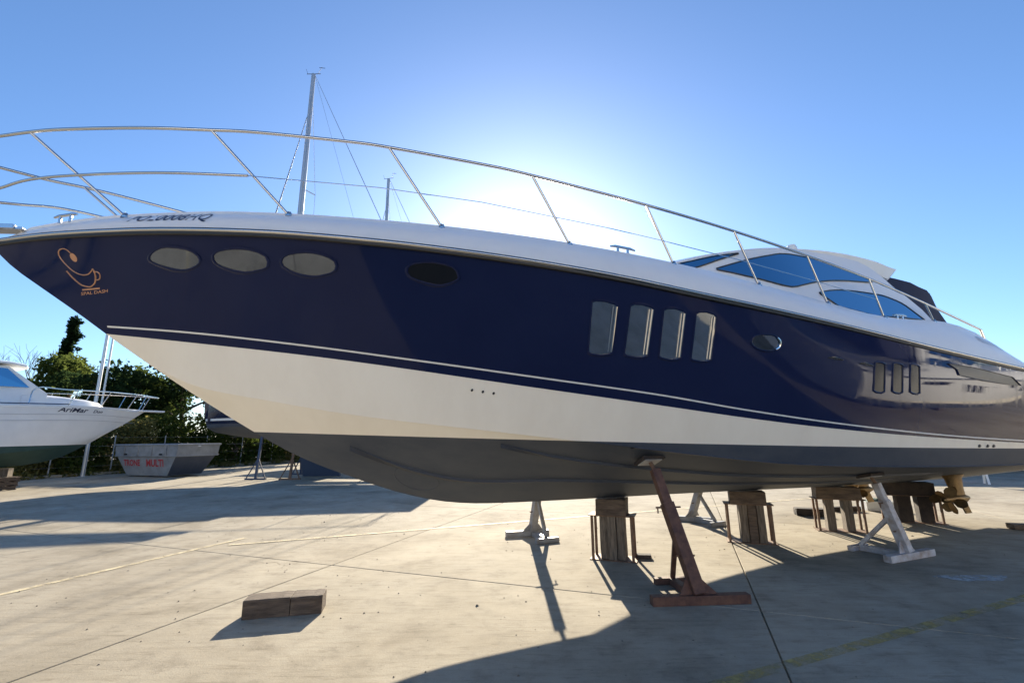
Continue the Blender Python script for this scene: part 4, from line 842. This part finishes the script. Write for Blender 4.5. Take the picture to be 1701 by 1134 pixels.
q = MB(); q.add([(-24.9, 15.0, -.012), (-12.5, 50.6, -.012), (-70, 70.6, -.012), (-82, 35, -.012)], [(0, 1, 2, 3)]); tag(q.build('earth_verge', 'earth'), 'dark earth under the hedge and trees', kind='structure')
# wire fence in front of the hedge
fe = tag(empty('wire_fence', (-24.9, 15.2, 0), 0), 'grey wire fence along the hedge behind the skip', 'fence')
fdir = Vector((8.6, 24.6, 0)); nP = 10
for i in range(nP + 1): p = fdir * (i / nP); q = MB(); q.tube([p, p + Vector((0, 0, 2.0))], .03, 6); q.build('post', 'galv', fe)
for i in range(nP):
    for z in (.45, .95, 1.45, 1.9):
        a = fdir * (i / nP) + Vector((0, 0, z)); b = fdir * ((i + 1) / nP) + Vector((0, 0, z)); q = MB(); q.tube([a, b], .004, 4); q.build('wire', 'galv', fe)

# ------------------------------------------------------------------ vegetation
def leaves(blobs, n, size, seed, fill=.55, stretch=1.0):
    """leaf quads spread through ellipsoid clumps; blobs = (x, y, z, rx, ry, rz)"""
    rg = np.random.default_rng(seed); vol = np.array([b[3] * b[4] * b[5] for b in blobs]) ** .75; pick = rg.choice(len(blobs), n, p=vol / vol.sum()); B = np.array(blobs)[pick]
    d = rg.normal(size=(n, 3)); d /= np.linalg.norm(d, axis=1)[:, None]; r = rg.random(n) ** (1 / 3) * (1 - fill) + fill * rg.random(n) ** .35
    lump = 1 + .22 * np.sin(d[:, 0] * 7 + pick) * np.sin(d[:, 1] * 6 + 2 * pick) + .15 * np.sin(d[:, 2] * 11 + pick)
    c = B[:, :3] + d * B[:, 3:6] * (r * lump)[:, None]
    a = rg.normal(size=(n, 3)); a /= np.linalg.norm(a, axis=1)[:, None]; b = np.cross(a, rg.normal(size=(n, 3))); b /= np.linalg.norm(b, axis=1)[:, None]
    s = size * rg.uniform(.6, 1.4, n)[:, None]; a *= s * stretch; b *= s * .5
    v = np.stack([c - a, c + b, c + a, c - b], 1).reshape(-1, 3); me = bpy.data.meshes.new('crown'); me.vertices.add(4 * n); me.vertices.foreach_set('co', v.ravel())
    me.loops.add(4 * n); me.loops.foreach_set('vertex_index', np.arange(4 * n)); me.polygons.add(n); me.polygons.foreach_set('loop_start', np.arange(0, 4 * n, 4)); me.update(calc_edges=True); me.validate()
    return me
def foliage(name, blobs, n, size, seed, mt, parent, **k):
    me = leaves(blobs, n, size, seed, **k); me.materials.append(MAT[mt]); o = bpy.data.objects.new(name, me); COL.objects.link(o); o.parent = parent; return o
def tree(name, loc, hgt, spread, mt, label, seed, n=9000, size=.13, trunk_h=.4, cat='tree', group=None, low=.25, nb=9):
    rg = random.Random(seed); e = tag(empty(name, loc), label, cat, group); q = MB(); r0 = hgt * .022 + .04
    top = hgt * .75; bl = []
    tp = [(rg.uniform(-.1, .1) * i, rg.uniform(-.1, .1) * i, top * i / 5) for i in range(6)]; q.tube(tp, [r0 * (1 - .15 * i) for i in range(6)], 8)
    for k in range(nb):
        a = 2 * math.pi * k / nb + rg.uniform(-.4, .4); rr = spread * rg.uniform(.3, .8); z = hgt * rg.uniform(low + .12, .86); st = tp[min(4, max(1, int(z / top * 4)))]
        end = (rr * math.cos(a), rr * math.sin(a), z); midp = ((st[0] + end[0]) * .5, (st[1] + end[1]) * .5, (st[2] + z) * .5 + .15); q.tube([st, midp, end], [r0 * .5, r0 * .32, r0 * .12], 6)
        w = spread * rg.uniform(.28, .45); bl.append((*end, w, w, w * rg.uniform(.6, .9)))
    bl.append((0, 0, hgt * .84, spread * .45, spread * .45, hgt * .16))
    q.build('trunk', 'bark', e, True); foliage('crown', bl, n, size, seed, mt, e)
    return e
def shrub(loc, rx, ry, hgt, mt, label, seed, n=5000, size=.10, group='shrubs of the boundary hedge'):
    rg = random.Random(seed); e = tag(empty('hedge_shrub', loc), label, 'shrub', group); q = MB(); bl = []
    for k in range(7):
        a = 2 * math.pi * k / 7 + rg.uniform(-.3, .3); p = (rx * .5 * math.cos(a), ry * .5 * math.sin(a), hgt * rg.uniform(.35, .72)); q.tube([(p[0] * .2, p[1] * .2, 0), p], [.03, .012], 5); bl.append((*p, rx * .55, ry * .55, hgt * .30))
    bl.append((0, 0, hgt * .33, rx * .95, ry * .95, hgt * .34)); bl.append((0, 0, .35, rx * 1.0, ry * 1.0, .42)); bl.append((0, 0, .6, rx * 1.0, ry * 1.0, .5)); q.build('stems', 'bark', e); foliage('foliage', bl, n, size, seed, mt, e); return e
HL = lambda t, off=0.0: Vector((-26.2 + 9.4 * t, 15.0 + 26.0 * t, 0)) + Vector((-.94, .34, 0)) * off      # along the hedge line
labs = ['shrub at the left end of the hedge behind the fishing boat', 'dry shrub left of the skip behind the fishing boat bow', 'shrub in the hedge left of the skip', 'olive shrub in the hedge just left behind the skip', 'shrub in the hedge behind the middle of the skip', 'bright green shrub rising behind the right of the skip', 'dense shrub in the hedge right of the skip', 'shrub in the hedge below the navy sailing yacht bow', 'yellowish shrub in the hedge beside the sailing yacht stands', 'brown tinged shrub in the hedge behind the sailing yacht stands', 'shrub in the hedge half hidden by the yacht bow']
hts = [2.8, 2.8, 2.9, 3.1, 3.1, 3.9, 3.4, 3.3, 3.0, 2.7, 2.6]; mts = ['leaf_dark', 'leaf_dry', 'leaf_dry', 'leaf_bright', 'leaf_dry', 'leaf_bright', 'leaf_green', 'leaf_green', 'leaf_green', 'leaf_dry', 'leaf_dark']
for i in range(11): p = HL(.10 + i * .085); shrub(p, 1.5, 1.5, hts[i], mts[i], labs[i], 20 + i, n=5000)
TR = [((-30.2, 30.5, 0), 7.5, 3.2, 'leaf_bright', 'light green bushy tree left of the mast poles', 9000), ((-27.2, 32.5, 0), 7.0, 3.0, 'leaf_green', 'bushy tree just left of the mast poles', 7500), ((-24.6, 28.0, 0), 6.6, 2.6, 'leaf_dark', 'dark open tree right of the mast poles', 4300), ((-22.4, 31.5, 0), 8.0, 3.2, 'leaf_dark', 'tall dark tree above the skip', 5500), ((-19.4, 32.5, 0), 7.6, 3.0, 'leaf_dark', 'dark tree partly behind the yacht bow', 6000), ((-16.5, 37.0, 0), 7.0, 3.0, 'leaf_dark', 'dark tree mostly hidden behind the yacht stem', 5000)]
for i, (loc, hh, sp_, mt, lab, n) in enumerate(TR): tree('broadleaf_tree', loc, hh, sp_, mt, lab, 60 + i, n=n, size=.14, group='trees beyond the hedge', nb=11)
# tall dark cypress, ragged
cy = tag(empty('cypress_tree', (-34.3, 34.0, 0)), 'tall narrow dark cypress with ragged outline above the hedge', 'tree'); q = MB(); q.tube([(0, 0, 0), (.1, 0, 6), (.25, 0, 11.0)], [.28, .2, .06], 8)
bl = []
for k in range(26):
    z = 2.5 + k * .33; w = .80 - .012 * k; bl.append((.02 * k + random.uniform(-.14, .14), random.uniform(-.14, .14), z, w * .75, w * .75, .5))
    if k % 3 == 0: a = random.uniform(0, 6.28); q.tube([(.01 * k, 0, z), (.01 * k + .85 * math.cos(a), .85 * math.sin(a), z + .35)], [.04, .015], 5); bl.append((.01 * k + .72 * math.cos(a), .72 * math.sin(a), z + .3, .22, .22, .18))
q.build('trunk', 'bark', cy, True); foliage('crown', bl, 14000, .10, 5, 'leaf_cypress', cy)
# bare winter tree at the left edge
bt = tag(empty('bare_tree', (-39.6, 34.0, 0)), 'leafless tree with fine twigs at the left edge', 'tree'); q = MB(); rg = random.Random(3)
def grow(p, d, L, r, lev):
    e = p + d * L; q.tube([p, p + d * L * .5 + Vector((rg.uniform(-.05, .05), rg.uniform(-.05, .05), 0)) * L, e], [r, r * .85, r * .65], 5 if lev > 1 else 3, cap=False)
    if lev == 0: return
    for k in range(3 if lev > 2 else 4):
        nd = (d + Vector((rg.uniform(-.75, .75), rg.uniform(-.75, .75), rg.uniform(-.15, .5)))).normalized(); grow(e if k < 2 else p + d * L * rg.uniform(.5, .9), nd, L * rg.uniform(.62, .82), r * .55, lev - 1)
grow(Vector((0, 0, 0)), Vector((.05, 0, 1)), 3.3, .22, 5); q.build('branches', 'bark', bt, merge=False)
# rough grass at the foot of the hedge
bl = [(*(HL(t, -1.0 + .5 * (i % 3)) + Vector((0, 0, .12))), .8, .8, .22) for i, t in enumerate(np.linspace(.06, 1.0, 40))]
me = leaves(bl, 9000, .09, 99); me.materials.append(MAT['leaf_dry']); gs = bpy.data.objects.new('rough_grass', me); COL.objects.link(gs); tag(gs, 'rough dry grass along the foot of the hedge', 'grass', kind='stuff')

# ------------------------------------------------------------------ unseen: the yacht mirrored in the glossy hull, and an added fill shed
y2 = copy_tree(yacht); y2.location = YO + YA * 30.8 + YN * 8.4 - Vector((0, 0, .46)); y2.rotation_euler = (0, 0, AXIS + math.pi); tag(y2, 'second white motor yacht mirrored in the glossy topsides', 'yacht')
for o in y2.children:
    if o.name.startswith('topsides'): o['label'] = 'glossy white topsides'; o.material_slots[0].link = 'OBJECT'; o.material_slots[0].material = MAT['white_gelcoat']
for o in list(y2.children):
    if o.name.startswith('drive_leg'):
        for c_ in list(o.children): bpy.data.objects.remove(c_)
        bpy.data.objects.remove(o)
for i, sk_ in enumerate((7.43, 9.98, 12.1, 14.15)):
    hh = STEM(sk_) - .466; q = MB(); q.box((0, 0, hh / 2), (.45, .4, hh)); o = q.build('keel_block', 'timber', None, bevel=.01); o.location = y2.location - YA * sk_ + Vector((0, 0, .463)); o.rotation_euler = (0, 0, AXIS)
    tag(o, ['foremost', 'second', 'third', 'aftmost'][i] + ' timber block under the second yacht that the topsides mirror', 'timber block', 'blocks under the mirrored yacht')

# unseen pale shed, added to bounce warm sunlight onto the shaded side
sh = tag(empty('bounce_shed', (3.0, -21.0, 0), R(4)), 'unseen pale shed added to bounce sunlight onto the shaded hull', 'building')
q = MB(); q.box((0, -6, 3.0), (46, 12, 5.99)); q.build('wall', 'render_wall', sh)
q = MB(); q.box((0, .03, .2), (46.04, .08, .4)); q.build('plinth', 'stand_grey', sh)
q = MB(); q.prism([(-23.4, .5, 6.0), (-23.4, -6, 8.0), (-23.4, -12.5, 6.0), (-23.4, -12.5, 6.15), (-23.4, -6, 8.15), (-23.4, .5, 6.15)], (46.8, 0, 0)); rf = q.build('roof', 'roof_tile', sh)
q = MB(); q.tube([(-23.4, .56, 6.05), (23.4, .56, 6.05)], .08, 8); q.build('gutter', 'galv', rf)
for x in (-15, 0, 15):
    q = MB(); q.box((x, .06, 2.3), (5.0, .10, 3.7)); d_ = q.build('roller_door', 'skip_grey', sh)
    for k in range(9): q = MB(); q.box((x, .12, .75 + k * .4), (4.9, .03, .05)); q.build('slat', 'galv', d_)
for x in (-20.5, -9.5, -6, 6, 9.5, 20.5):
    q = MB(); q.box((x, .04, 3.2), (1.5, .08, 1.3)); w_ = q.build('window', 'white_plastic', sh); q = MB(); q.box((x, .075, 3.2), (1.3, .03, 1.1)); q.build('pane', 'dark_glass', w_)
